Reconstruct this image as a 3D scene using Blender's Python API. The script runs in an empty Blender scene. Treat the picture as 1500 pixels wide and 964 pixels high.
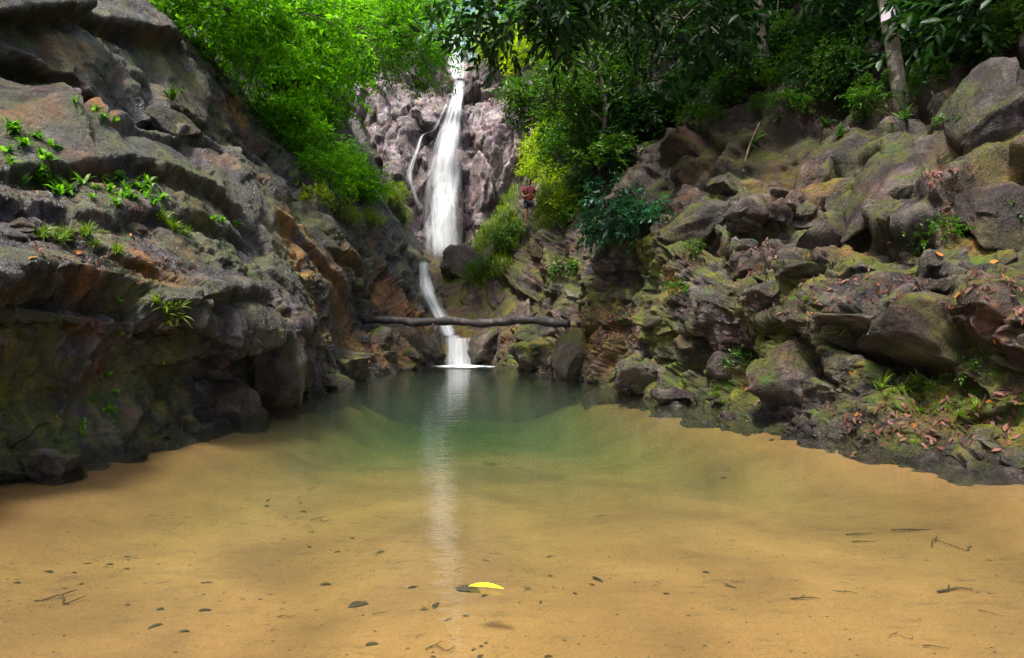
import bpy, math, random
import numpy as np
from mathutils import Vector, Matrix
from mathutils.bvhtree import BVHTree

R = math.radians
rng = np.random.default_rng(7)
random.seed(7)
scene = bpy.context.scene
col = scene.collection

# ------------------------------------------------------------------ camera
F = 833.0            # focal length in photo pixels (20 mm on a 36 mm sensor, 1500 px wide)
CAMZ = 1.2
cam_d = bpy.data.cameras.new('camera')
cam_d.lens = 20.0; cam_d.sensor_width = 36.0; cam_d.clip_end = 2000; cam_d.clip_start = 0.05
cam = bpy.data.objects.new('camera', cam_d); col.objects.link(cam)
cam.location = (0, 0, CAMZ); cam.rotation_euler = (R(90), 0, 0)
scene.camera = cam

# ------------------------------------------------------------------ sky and sun
SUN_EL, SUN_AZ = R(67), R(215)      # compass bearing of the sun, clockwise from +Y
w = bpy.data.worlds.new('World'); scene.world = w; w.use_nodes = True
nt = w.node_tree; nt.nodes.clear()
wo = nt.nodes.new('ShaderNodeOutputWorld'); bg = nt.nodes.new('ShaderNodeBackground')
sky = nt.nodes.new('ShaderNodeTexSky'); sky.sky_type = 'NISHITA'; sky.sun_disc = False
sky.sun_elevation = SUN_EL; sky.sun_rotation = SUN_AZ
sky.air_density = 1.0; sky.dust_density = 6.0; sky.ozone_density = 0.6
bg.inputs['Strength'].default_value = 0.15
nt.links.new(sky.outputs[0], bg.inputs['Color']); nt.links.new(bg.outputs[0], wo.inputs[0])
sun_d = bpy.data.lights.new('sun', 'SUN'); sun_d.energy = 3.6; sun_d.angle = R(9); sun_d.color = (1, .95, .86)
sun = bpy.data.objects.new('sun', sun_d); col.objects.link(sun)
sdir = Vector((math.sin(SUN_AZ) * math.cos(SUN_EL), math.cos(SUN_AZ) * math.cos(SUN_EL), math.sin(SUN_EL)))
sun.rotation_euler = sdir.to_track_quat('Z', 'Y').to_euler()
sun.location = sdir * 60

scene.view_settings.view_transform = 'Standard'; scene.view_settings.look = 'None'
scene.view_settings.gamma = 1.0; scene.view_settings.exposure = 1.12
scene.cycles.use_denoising = True; scene.cycles.denoising_prefilter = 'NONE'
scene.cycles.max_bounces = 8; scene.cycles.transparent_max_bounces = 24
scene.cycles.diffuse_bounces = 3; scene.cycles.glossy_bounces = 3; scene.cycles.volume_bounces = 1

# ------------------------------------------------------------------ noise
def h3(ix, iy, iz, s=0):
    v = (ix.astype(np.int64) * 374761393 + iy.astype(np.int64) * 668265263 + iz.astype(np.int64) * 2147483647 + s * 1274126177) & 0xffffffff
    v = ((v ^ (v >> 13)) * 1274126177) & 0xffffffff
    v = ((v ^ (v >> 16)) * 2246822519) & 0xffffffff
    v = v ^ (v >> 15)
    return (v & 0xffffff) / float(0xffffff)

def vnoise(p, s=0):
    i = np.floor(p); f = p - i; f = f * f * f * (f * (f * 6 - 15) + 10)
    x, y, z = i[..., 0], i[..., 1], i[..., 2]
    r = 0
    for a in (0, 1):
        for b in (0, 1):
            for c in (0, 1):
                wgt = (f[..., 0] if a else 1 - f[..., 0]) * (f[..., 1] if b else 1 - f[..., 1]) * (f[..., 2] if c else 1 - f[..., 2])
                r = r + wgt * h3(x + a, y + b, z + c, s)
    return r * 2 - 1

def fbm(p, o=4, s=0, g=.5, ridged=False):
    r = 0; a = 1.0; t = 0
    for k in range(o):
        n = vnoise(p * (2.03 ** k) + 17.3 * k, s + k)
        if ridged: n = 1 - 2 * np.abs(n)
        r = r + a * n; t += a; a *= g
    return r / t

def worley2(u, v, s=0):
    """nearest cell of a jittered 2-D grid: F1, F2, cell hash triple, offset from the cell point"""
    iu, iv = np.floor(u), np.floor(v)
    f1 = np.full(u.shape, 9.0); f2 = np.full(u.shape, 9.0)
    cu = np.zeros(u.shape); cv = np.zeros(u.shape); ou = np.zeros(u.shape); ov = np.zeros(u.shape)
    z = np.zeros(u.shape)
    for a in (-1, 0, 1):
        for b in (-1, 0, 1):
            gu, gv = iu + a, iv + b
            du = u - gu - h3(gu, gv, z, s); dv = v - gv - h3(gu, gv, z, s + 1)
            d = np.sqrt(du * du + dv * dv)
            m = d < f1
            f2 = np.where(m, f1, np.minimum(f2, d)); f1 = np.where(m, d, f1)
            cu = np.where(m, gu, cu); cv = np.where(m, gv, cv); ou = np.where(m, du, ou); ov = np.where(m, dv, ov)
    r1, r2, r3 = h3(cu, cv, z, s + 2), h3(cu, cv, z, s + 3), h3(cu, cv, z, s + 4)
    return f1, f2, r1, r2, r3, ou, ov

def facets(u, v, s, tilt=.6, step=.5, crack=.25):
    f1, f2, r1, r2, r3, ou, ov = worley2(u, v, s)
    h = step * (r1 - .5) * 2 + tilt * ((r2 - .5) * 2 * ou + (r3 - .5) * 2 * ov)
    e = np.clip((f2 - f1) / .10, 0, 1)
    return h - crack * (1 - e) ** 2

def facets3(p, s, tilt=.7, step=.4, crack=.25):
    """angular chips: every cell of a jittered 3-D grid is a tilted plane"""
    i0 = np.floor(p); f1 = np.full(p.shape[:-1], 9.0); f2 = f1.copy(); h = np.zeros(p.shape[:-1])
    for a in (-1, 0, 1):
        for b in (-1, 0, 1):
            for c in (-1, 0, 1):
                x, y, z = i0[..., 0] + a, i0[..., 1] + b, i0[..., 2] + c
                r1 = h3(x, y, z, s); r2 = h3(x, y, z, s + 1); r3 = h3(x, y, z, s + 2)
                dx, dy, dz = p[..., 0] - x - r1, p[..., 1] - y - r2, p[..., 2] - z - r3
                d = np.sqrt(dx * dx + dy * dy + dz * dz)
                q = r1 * 7.13 + r2 * 3.7; q = q - np.floor(q); w = r2 * 9.1 + r3 * 5.3; w = w - np.floor(w); e = r3 * 6.7 + r1 * 4.9; e = e - np.floor(e)
                hh = step * (q - .5) * 2 + tilt * ((w - .5) * 2 * dx + (e - .5) * 2 * dy + (q - .5) * 2 * dz)
                m = d < f1
                f2 = np.where(m, f1, np.minimum(f2, d)); f1 = np.where(m, d, f1); h = np.where(m, hh, h)
    return h - crack * (1 - np.clip((f2 - f1) / .12, 0, 1)) ** 2

def smooth(a, lo, hi):
    t = np.clip((a - lo) / (hi - lo), 0, 1)
    return t * t * (3 - 2 * t)

# ------------------------------------------------------------------ mesh and object helpers
def new_mesh(name, V, faces, mat=None, smooth_sh=True, attrs=None):
    V = np.asarray(V, dtype=np.float32)
    me = bpy.data.meshes.new(name)
    if isinstance(faces, np.ndarray):
        n, k = faces.shape
        me.vertices.add(len(V)); me.vertices.foreach_set('co', V.ravel())
        me.loops.add(n * k); me.loops.foreach_set('vertex_index', faces.ravel().astype(np.int32))
        me.polygons.add(n)
        me.polygons.foreach_set('loop_start', np.arange(0, n * k, k, dtype=np.int32))
        me.polygons.foreach_set('loop_total', np.full(n, k, dtype=np.int32))
        me.update(calc_edges=True)
    else:
        me.from_pydata([tuple(map(float, p)) for p in V], [], faces); me.update()
    if smooth_sh:
        me.polygons.foreach_set('use_smooth', np.ones(len(me.polygons), dtype=bool))
    for k, a in (attrs or {}).items():
        at_ = me.attributes.new(k, 'FLOAT', 'POINT'); at_.data.foreach_set('value', np.asarray(a, dtype=np.float32).ravel())
    if mat: me.materials.append(mat)
    return me

def link(name, data, parent=None, loc=None, label=None, cat=None, group=None, kind=None):
    o = bpy.data.objects.new(name, data); col.objects.link(o)
    if parent: o.parent = parent
    if loc is not None: o.location = loc
    if label: o['label'] = label
    if cat: o['category'] = cat
    if group: o['group'] = group
    if kind: o['kind'] = kind
    return o

def grid_faces(n, m):
    a = np.arange(n * m).reshape(n, m)
    return np.stack([a[:-1, :-1], a[1:, :-1], a[1:, 1:], a[:-1, 1:]], -1).reshape(-1, 4)

def tube(pts, rad, seg=8, noise_a=0.0, s=0, cap=True):
    """swept tube through pts with a radius per point: verts, quads"""
    pts = np.asarray(pts, float); rad = np.asarray(rad, float); n = len(pts)
    T = np.gradient(pts, axis=0); T /= np.linalg.norm(T, axis=1, keepdims=True) + 1e-9
    ref = np.array([0, 0, 1.0]) if abs(T[0, 2]) < .9 else np.array([1.0, 0, 0])
    A = np.cross(T, ref); A /= np.linalg.norm(A, axis=1, keepdims=True) + 1e-9
    B = np.cross(T, A)
    th = np.linspace(0, 2 * math.pi, seg, endpoint=False)
    V = pts[:, None] + rad[:, None, None] * (np.cos(th)[None, :, None] * A[:, None] + np.sin(th)[None, :, None] * B[:, None])
    if noise_a:
        nn = fbm(V / (rad.mean() * 3), 3, s)
        V = V + (V - pts[:, None]) * (nn[..., None] * noise_a)
    faces = []
    for i in range(n - 1):
        for j in range(seg):
            k = (j + 1) % seg
            faces.append((i * seg + j, i * seg + k, (i + 1) * seg + k, (i + 1) * seg + j))
    V = V.reshape(-1, 3)
    if cap:
        faces.append(tuple(range(seg))[::-1]); faces.append(tuple(range((n - 1) * seg, n * seg)))
    return V, faces

def join(parts):
    Vs, Fs, o = [], [], 0
    for V, Fc in parts:
        Vs.append(np.asarray(V)); Fs += [tuple(i + o for i in f) for f in Fc]; o += len(V)
    return np.concatenate(Vs), Fs

def spline(P, n):
    """Catmull-Rom through the rows of P"""
    P = np.asarray(P, float); k = len(P)
    Q = np.vstack([2 * P[0] - P[1], P, 2 * P[-1] - P[-2]])
    t = np.linspace(0, k - 1 - 1e-6, n); i = t.astype(int); f = (t - i)[:, None]
    a, b, c, d = Q[i], Q[i + 1], Q[i + 2], Q[i + 3]
    return .5 * (2 * b + (c - a) * f + (2 * a - 5 * b + 4 * c - d) * f ** 2 + (3 * b - a - 3 * c + d) * f ** 3)

# ------------------------------------------------------------------ materials
class NT:
    def __init__(s, name):
        s.m = bpy.data.materials.new(name); s.m.use_nodes = True
        s.t = s.m.node_tree; s.t.nodes.clear()
        s.out = s.t.nodes.new('ShaderNodeOutputMaterial')
    def n(s, kind, props=None, **ins):
        nd = s.t.nodes.new('ShaderNode' + kind)
        for k, v in (props or {}).items(): setattr(nd, k, v)
        for k, v in ins.items():
            k2 = int(k[1:]) if k[0] == 'i' and k[1:].isdigit() else k.replace('_', ' ')
            s.set(nd.inputs[k2], v)
        return nd
    def set(s, sock, v):
        if isinstance(v, bpy.types.Node): v = v.outputs[0]
        if isinstance(v, bpy.types.NodeSocket): s.t.links.new(v, sock)
        elif isinstance(v, (tuple, list)) and len(v) == 3 and sock.type == 'RGBA': sock.default_value = (*v, 1)
        else: sock.default_value = v
    def math(s, op, a, b=0.0, clamp=False):
        return s.n('Math', {'operation': op, 'use_clamp': clamp}, i0=a, i1=b)
    def noise(s, vec, scale, detail=6, rough=.6, dist=0.0):
        return s.n('TexNoise', Vector=vec, Scale=scale, Detail=detail, Roughness=rough, Distortion=dist)
    def ramp(s, fac, stops):
        r = s.n('ValToRGB'); s.set(r.inputs[0], fac)
        el = r.color_ramp.elements
        while len(el) < len(stops): el.new(.5)
        for e, (p, c) in zip(el, stops):
            e.position = p; e.color = (*c, 1) if len(c) == 3 else c
        return r
    def step(s, v, lo, hi):
        return s.n('MapRange', {'interpolation_type': 'SMOOTHSTEP'}, Value=v, From_Min=lo, From_Max=hi)
    def mix(s, fac, a, b, blend='MIX'):
        m = s.n('Mix', {'data_type': 'RGBA', 'blend_type': blend})
        s.set(m.inputs[0], fac); s.set(m.inputs[6], a); s.set(m.inputs[7], b)
        return m.outputs[2]
    def attr(s, name):
        return s.n('Attribute', {'attribute_name': name}).outputs['Fac']
    def mapping(s, vec, scale=(1, 1, 1), rot=(0, 0, 0)):
        return s.n('Mapping', Vector=vec, Scale=scale, Rotation=rot)
    def done(s, shader):
        s.set(s.out.inputs['Surface'], shader); return s.m

def rock_mat(name, dark, mid, light, moss=(.098, .112, .004), rust=(.40, .16, .008), moss_amt=.5, rust_amt=.0, rot=(0, 0, 0), wet=.45, attrs=True, bump=1.0, sscale=(1.6, 1.6, .3), cast=.85, spec=.45):
    t = NT(name)
    pos = t.n('NewGeometry').outputs['Position']
    nrm = t.n('NewGeometry').outputs['Normal']
    point = t.n('NewGeometry').outputs['Pointiness']
    streak = t.mapping(t.mapping(pos, rot=rot), scale=sscale)
    big = t.noise(pos, .55, 5, .6, .6)
    med = t.noise(pos, 2.6, 8, .68, .4)
    fine = t.noise(pos, 19, 8, .72)
    st = t.noise(streak, 2.2, 7, .65, .5)
    v = t.math('ADD', t.math('MULTIPLY', med, .55), t.math('MULTIPLY', st, .45))
    c = t.ramp(v, [(.30, dark), (.50, mid), (.68, light)])
    c = t.mix(t.math('MULTIPLY', t.step(big, .45, .7), .55), c, tuple(x * .55 for x in mid))
    # iron-brown, violet and olive casts in the stone itself
    c = t.mix(t.math('MULTIPLY', t.step(t.noise(pos, .7, 5, .65, 1.0), .50, .66), cast), c, t.mix(1.0, c, (1.75, 1.0, .50), 'MULTIPLY'))
    c = t.mix(t.math('MULTIPLY', t.step(t.noise(t.mapping(pos, scale=(1.3, 1.1, .8)), 1.1, 5, .65, .8), .50, .64), .8), c, t.mix(1.0, c, (1.15, .86, 1.22), 'MULTIPLY'))
    grain = t.step(fine, .25, .8)
    c = t.mix(.75, c, t.ramp(grain, [(0, (.30, .28, .30)), (.5, (1, 1, 1)), (1, (2.1, 2.0, 2.0))]).outputs[0], 'MULTIPLY')
    # pale worn arrises
    wear = t.math('MULTIPLY', t.step(point, .515, .60), t.step(med, .35, .62))
    c = t.mix(t.math('MULTIPLY', wear, .55), c, tuple(min(.5, x * 1.7) for x in light))
    # moss where it can hold: upward faces, broken by noise
    up = t.n('SeparateXYZ', Vector=nrm).outputs[2]
    mn = t.noise(pos, 1.3, 7, .7, .8)
    mfac = t.math('MULTIPLY', t.step(mn, .45, .60), t.math('ADD', t.math('MULTIPLY', t.step(up, -.1, .8), .6), .4))
    msum = t.math('MULTIPLY', mfac, moss_amt)
    if attrs: msum = t.math('ADD', msum, t.math('MULTIPLY', t.attr('moss'), t.step(t.noise(streak, 3.1, 7, .7), .36, .60)), True)
    mc = t.mix(t.step(fine, .3, .75), tuple(x * .45 for x in moss), moss)
    mc = t.mix(t.math('MULTIPLY', t.step(t.noise(pos, 3.7, 4, .6), .52, .66), .8), mc, (moss[0] * .45, moss[1] * 1.15, moss[2] * .6))
    mc = t.mix(t.math('MULTIPLY', t.step(t.noise(streak, 2.0, 5, .65), .52, .64), .8), mc, (moss[0] * 1.7, moss[1] * 1.35, moss[2]))
    c = t.mix(msum, c, mc)
    # rust streaks
    rn = t.step(st, .46, .62)
    rsum = t.math('MULTIPLY', t.step(t.noise(pos, .8, 3, .5), .56, .70), rust_amt)
    if attrs: rsum = t.math('ADD', rsum, t.math('MULTIPLY', t.attr('rust'), 1.5), True)
    rf = t.math('MULTIPLY', rsum, t.math('ADD', t.math('MULTIPLY', rn, .7), .3), True)
    rc = t.mix(t.step(fine, .35, .7), tuple(x * .55 for x in rust), rust)
    c = t.mix(rf, c, rc)
    if attrs:
        soil = t.math('MULTIPLY', t.attr('soil'), t.step(t.noise(pos, 2.0, 6, .7), .10, .30), True)
        sc = t.mix(t.step(fine, .3, .7), (.010, .007, .006), (.045, .026, .020))
        c = t.mix(soil, c, sc)
    rough = t.n('MapRange', Value=med, From_Min=.3, From_Max=.7, To_Min=wet - .12, To_Max=wet + .28)
    rough = t.math('ADD', rough, t.math('MULTIPLY', msum, .3), True)
    b1 = t.n('Bump', Strength=.9 * bump, Distance=.13, Height=t.math('ADD', med, t.math('MULTIPLY', st, .6)))
    b2 = t.n('Bump', Strength=1.0 * bump, Distance=.04, Height=t.math('ADD', fine, t.math('MULTIPLY', t.noise(t.mapping(streak, scale=(1, 2, 3)), 14, 5, .7), .8)), Normal=b1)
    # wet, algae-dark band the pool keeps along its shore
    zz = t.math('ADD', t.n('SeparateXYZ', Vector=pos).outputs[2], t.math('MULTIPLY', t.math('SUBTRACT', t.noise(pos, 2.5, 4, .6), .5), .5))
    band = t.math('SUBTRACT', 1.0, t.step(zz, .04, .24))
    c = t.mix(t.math('MULTIPLY', band, .75), c, t.mix(1.0, c, (.38, .42, .34), 'MULTIPLY'))
    rough = t.math('SUBTRACT', rough, t.math('MULTIPLY', band, .18), True)
    p = t.n('BsdfPrincipled', Base_Color=c, Roughness=rough, Normal=b2)
    p.inputs['Specular IOR Level'].default_value = spec
    return t.done(p)

LEAF_MATS = {}
def leaf_mat(name, c0, c1, trans=.45, gloss=.35, rough=.4, dead=None):
    t = NT(name)
    r = t.attr('rnd'); oi = t.n('ObjectInfo').outputs['Random']
    f = t.math('ADD', t.math('MULTIPLY', r, .75), t.math('MULTIPLY', oi, .25))
    c = t.ramp(f, [(.1, c0), (.75, c1)]).outputs[0]
    if dead: c = t.mix(t.step(r, .965, .985), c, dead)
    vein = t.noise(t.n('NewGeometry').outputs['Position'], 30, 3, .6)
    c = t.mix(.35, c, t.ramp(vein, [(.3, (.55, .55, .55)), (.7, (1.25, 1.25, 1.1))]).outputs[0], 'MULTIPLY')
    d = t.n('BsdfPrincipled', Base_Color=c, Roughness=rough)
    d.inputs['Specular IOR Level'].default_value = gloss
    tc = t.mix(1.0, c, (1.35, 1.65, .5), 'MULTIPLY')
    tr = t.n('BsdfTranslucent', Color=tc)
    return t.done(t.n('MixShader', i0=trans, i1=d, i2=tr))

def bark_mat(name, c0, c1, scale=(8, 8, 1.2), moss=0.0):
    t = NT(name)
    pos = t.n('TexCoord').outputs['Object']
    n1 = t.noise(t.mapping(pos, scale=scale), 2.5, 7, .7, .4)
    n2 = t.noise(pos, 5, 4, .6)
    c = t.ramp(n1, [(.32, c0), (.68, c1)]).outputs[0]
    c = t.mix(t.step(n2, .52, .64), c, tuple(min(1, x * 1.6 + .02) for x in c1))
    if moss: c = t.mix(t.math('MULTIPLY', t.step(t.noise(pos, 1.7, 5, .7), .48, .6), moss), c, (.04, .06, .01))
    b = t.n('Bump', Strength=.9, Distance=.02, Height=n1)
    return t.done(t.n('BsdfPrincipled', Base_Color=c, Roughness=.75, Normal=b))

def plain_mat(name, c, rough=.6, var=.3, scale=20, trans=0.0):
    t = NT(name)
    n = t.noise(t.n('TexCoord').outputs['Object'], scale, 5, .6)
    cc = t.ramp(n, [(.3, tuple(x * (1 - var) for x in c)), (.7, tuple(min(1, x * (1 + var)) for x in c))]).outputs[0]
    p = t.n('BsdfPrincipled', Base_Color=cc, Roughness=rough)
    if trans:
        return t.done(t.n('MixShader', i0=trans, i1=p, i2=t.n('BsdfTranslucent', Color=cc)))
    return t.done(p)

M = {}
M['rock_l'] = rock_mat('cliff_rock', (.006, .005, .006), (.030, .027, .031), (.190, .170, .190), moss_amt=.65, rust_amt=.55, rot=(0, R(-45), 0), wet=.24, sscale=(.28, 3.0, 1.3), spec=.7)
M['rock_r'] = rock_mat('bank_rock', (.007, .006, .006), (.034, .025, .024), (.185, .150, .142), moss_amt=1.0, rust_amt=.5, rust=(.26, .12, .010), rot=(0, R(45), 0), wet=.32, sscale=(.28, 2.6, 1.3))
M['rock_b'] = rock_mat('waterfall_wall_rock', (.022, .017, .020), (.15, .12, .13), (.58, .52, .56), moss_amt=.3, rust_amt=.35, rust=(.36, .19, .07), moss=(.10, .11, .02), cast=.3)
M['boulder'] = rock_mat('boulder_rock', (.007, .006, .006), (.036, .028, .026), (.185, .152, .142), moss_amt=1.0, rust_amt=.5, rust=(.17, .08, .012), attrs=False, bump=1.3)
M['boulder_pale'] = rock_mat('pale_boulder_rock', (.09, .07, .05), (.25, .20, .15), (.45, .40, .33), moss_amt=.1, attrs=False)

# ------------------------------------------------------------------ valley sides
LEFT = {  # y : (x, z) from under water to the top of the slope
    -12: [(-3.9, -1.8), (-4.1, -.8), (-4.3, -.05), (-4.1, .6), (-4.1, 1.45), (-5.0, 1.95), (-6.4, 3.3), (-9, 5.6), (-12.5, 8.6), (-24, 16)],
    3.5: [(-3.3, -1.8), (-3.5, -.8), (-3.75, -.05), (-4.0, .6), (-3.75, 1.45), (-4.6, 1.95), (-6, 3.3), (-8.5, 5.6), (-12, 8.6), (-22, 16)],
    6: [(-2.7, -.8), (-3.05, -.30), (-3.4, 0), (-3.8, .6), (-3.75, 1.25), (-4.6, 2.0), (-6, 3.3), (-7.4, 4.5), (-8.6, 7.2), (-22, 16)],
    9.5: [(-2.5, -1.5), (-3.1, -.5), (-3.45, 0), (-3.4, .6), (-3.55, 1.2), (-4.3, 2.3), (-5.6, 4.0), (-6.9, 4.6), (-7.7, 7.3), (-18, 17)],
    14: [(-2, -2), (-2.9, -.6), (-3.4, 0), (-3.75, .7), (-4.25, 1.5), (-4.6, 3.0), (-5.5, 4.6), (-6.8, 5.9), (-8.2, 8.6), (-18, 18)],
    18: [(-1.2, -2), (-2.3, -.6), (-2.6, 0), (-3.2, .6), (-4.2, 1.5), (-4.6, 3.2), (-5.1, 5.0), (-7.1, 7.0), (-9.2, 9.8), (-16, 18)],
    20: [(-1.6, .2), (-2.0, .8), (-2.3, 1.2), (-2.7, 1.9), (-3.2, 2.7), (-4, 4), (-5, 5.6), (-7, 7.8), (-9.2, 10.5), (-15, 19)],
    23: [(-2.4, 2.6), (-2.8, 3.2), (-3.3, 3.8), (-3.6, 4.4), (-4.2, 5.2), (-5.0, 6.8), (-5.8, 8.3), (-6.9, 10.1), (-9, 13), (-14, 19)],
    28: [(-3.2, 4), (-3.6, 4.6), (-4, 5), (-4.4, 5.6), (-4.8, 6.4), (-5.6, 8), (-6.6, 10), (-8, 12), (-10, 15), (-14, 20)]}
RIGHT = {
    -12: [(3, -.8), (3.9, -.3), (4.4, 0), (4.8, .35), (5.4, .6), (5.9, 1.2), (6.9, 1.7), (9, 5.4), (12.5, 9.5), (23, 18)],
    3.5: [(3.0, -.6), (3.45, -.24), (4.0, -.02), (4.3, .35), (4.9, .6), (5.4, 1.2), (6.4, 1.7), (8.5, 5.4), (12, 9.5), (22, 18)],
    6: [(2.6, -.8), (3.0, -.30), (3.3, 0), (3.7, .35), (4.2, .6), (4.6, 1.25), (5.8, 1.75), (8.2, 5.2), (11.5, 9.5), (21, 18)],
    9: [(1.5, -1.2), (1.9, -.35), (2.2, 0), (2.7, .6), (2.9, 1.3), (3.4, 1.9), (4.8, 2.6), (7.6, 5.4), (10.5, 9), (20, 18)],
    12: [(.6, -1.6), (1.3, -.4), (1.6, 0), (1.9, .9), (2.2, 1.8), (2.7, 3.3), (4.0, 4.0), (6.2, 6.2), (9.5, 9.6), (18, 18)],
    15: [(0, -2), (.6, -.5), (.85, 0), (1.15, .9), (1.9, 1.5), (2.4, 3.0), (3.4, 4.6), (5.6, 7), (9, 10.5), (17, 19)],
    18: [(-1.2, -2), (-.6, -.5), (-.35, 0), (.1, .8), (1.1, 1.4), (1.5, 3.2), (2.4, 4.9), (4.6, 7.2), (8, 11), (15, 19)],
    20: [(-1.6, .2), (-1.4, .8), (-1.2, 1.2), (-.9, 2.1), (-.4, 3.2), (.2, 4.2), (1.2, 5.2), (3.5, 7.6), (7, 11), (13, 19)],
    23: [(-2.6, 2.6), (-2.3, 3.2), (-2.0, 3.8), (-1.7, 4.4), (-1, 5.2), (.2, 6), (1.5, 7.2), (3.5, 9.5), (6.5, 13), (11, 19)],
    28: [(-2, 4), (-1.6, 4.6), (-1.2, 5), (-.8, 5.6), (-.4, 6.4), (.6, 8), (1.8, 10), (3.6, 12), (6, 15), (10, 20)]}

for _sec, _sg in ((LEFT, -1), (RIGHT, 1)):          # the feet of both banks, set back a little
    for _y in _sec:
        if 3 < _y < 16: _sec[_y] = [(x + _sg * (.34 if k < 4 else .15 if k == 4 else 0), z) for k, (x, z) in enumerate(_sec[_y])]

def proj(P):
    return np.stack([750 + F * P[..., 0] / np.maximum(P[..., 1], .2), 482 - F * (P[..., 2] - CAMZ) / np.maximum(P[..., 1], .2)], -1)

def side_base(sections, ny=540, ns=580):
    ys = np.array(sorted(sections)); S = np.array([sections[y] for y in ys], float)
    yy = np.concatenate([np.linspace(-12, 2.2, 40), 2.3 * (28 / 2.3) ** np.linspace(0, 1, ny)])
    C = np.stack([np.stack([np.interp(yy, ys, S[:, k, c]) for c in (0, 1)], -1) for k in range(S.shape[1])], 1)
    k = C.shape[1]
    # finer rows where the slope is seen close up, coarser high up
    t = np.linspace(0, 1, ns); t = (t ** 1.15) * (k - 1)
    i = np.minimum(t.astype(int), k - 2); f = t - i
    Q = np.concatenate([2 * C[:, :1] - C[:, 1:2], C, 2 * C[:, -1:] - C[:, -2:-1]], 1)
    a, b, c, d = Q[:, i], Q[:, i + 1], Q[:, i + 2], Q[:, i + 3]; f = f[None, :, None]
    cr = .5 * (2 * b + (c - a) * f + (2 * a - 5 * b + 4 * c - d) * f ** 2 + (3 * b - a - 3 * c + d) * f ** 3)
    lin = b * (1 - f) + c * f
    P2 = lin * .6 + cr * .4
    P = np.stack([P2[..., 0], np.broadcast_to(yy[:, None], P2.shape[:2]), P2[..., 1]], -1)
    s = np.concatenate([np.zeros((len(yy), 1)), np.cumsum(np.linalg.norm(np.diff(P[..., [0, 2]], axis=1), axis=2), 1)], 1)
    return P, s

def normals(P, flip):
    du = np.gradient(P, axis=0); dv = np.gradient(P, axis=1)
    N = np.cross(du, dv); N /= np.linalg.norm(N, axis=2, keepdims=True) + 1e-9
    return N * flip

def project_line(P, N, pts):
    """photo pixels -> points of the bank surface they look at (nearest one facing the camera)"""
    q = proj(P); out = []
    face = (N * (np.array([0, 0, CAMZ]) - P)).sum(-1) > 0
    ok = (P[..., 1] > 2) & face
    for (x, y) in pts:
        d = np.where(ok, np.hypot(q[..., 0] - x, q[..., 1] - y), 1e9)
        near = d < max(4.0, d.min() + 2)
        k = np.argmin(np.where(near, P[..., 1] * 1.0 + d * .05, 1e9))
        out.append(P.reshape(-1, 3)[k])
    return np.array(out)

def seg_dist(P, line, N):
    """distance of each vertex to a 3-D polyline, signed: + on the uphill side"""
    best = np.full(P.shape[:2], 1e9); sign = np.zeros(P.shape[:2])
    for a, b in zip(line[:-1], line[1:]):
        ab = b - a; L2 = (ab * ab).sum() + 1e-9
        t = np.clip(((P - a) * ab).sum(-1) / L2, 0, 1)
        v = P - (a + t[..., None] * ab)
        d = np.sqrt((v * v).sum(-1))
        up = np.cross(ab / math.sqrt(L2), N)
        sg = (v * up).sum(-1) * np.where(up[..., 2] >= 0, 1, -1)
        m = d < best
        best = np.where(m, d, best); sign = np.where(m, np.sign(sg), sign)
    return best, sign

def lips(P, N, disp, lines):
    """ledges: the rock swells above the line and is undercut below it"""
    for pts, amp, wid in lines:
        L = project_line(P, N, pts)
        L = spline(L, len(L) * 5) if len(L) > 2 else L
        L = L + fbm(L * 1.7, 2, 5)[:, None] * .08
        r = wid * 5
        m = ((P > L.min(0) - r) & (P < L.max(0) + r)).all(-1)
        if not m.any(): continue
        d, sg = seg_dist(P[m][None], L, N[m][None]); d, sg = d[0], sg[0]
        k = smooth(sg * d, -.09, .09)
        disp[m] += k * amp * np.exp(-(d / (wid * 1.6)) ** 1.3) - (1 - k) * amp * .75 * np.exp(-(d / wid) ** 1.5)
    return disp

def blots(P, N, spots):
    a = np.zeros(P.shape[:2])
    for pts, rad, val in spots:
        L = project_line(P, N, pts)
        m = ((P > L.min(0) - rad) & (P < L.max(0) + rad)).all(-1)
        if not m.any(): continue
        if len(L) == 1: d = np.linalg.norm(P[m] - L[0], axis=-1)
        else: d = seg_dist(P[m][None], L, N[m][None])[0][0]
        a[m] = np.maximum(a[m], val * (1 - smooth(d, rad * .2, rad)))
    return a

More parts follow.
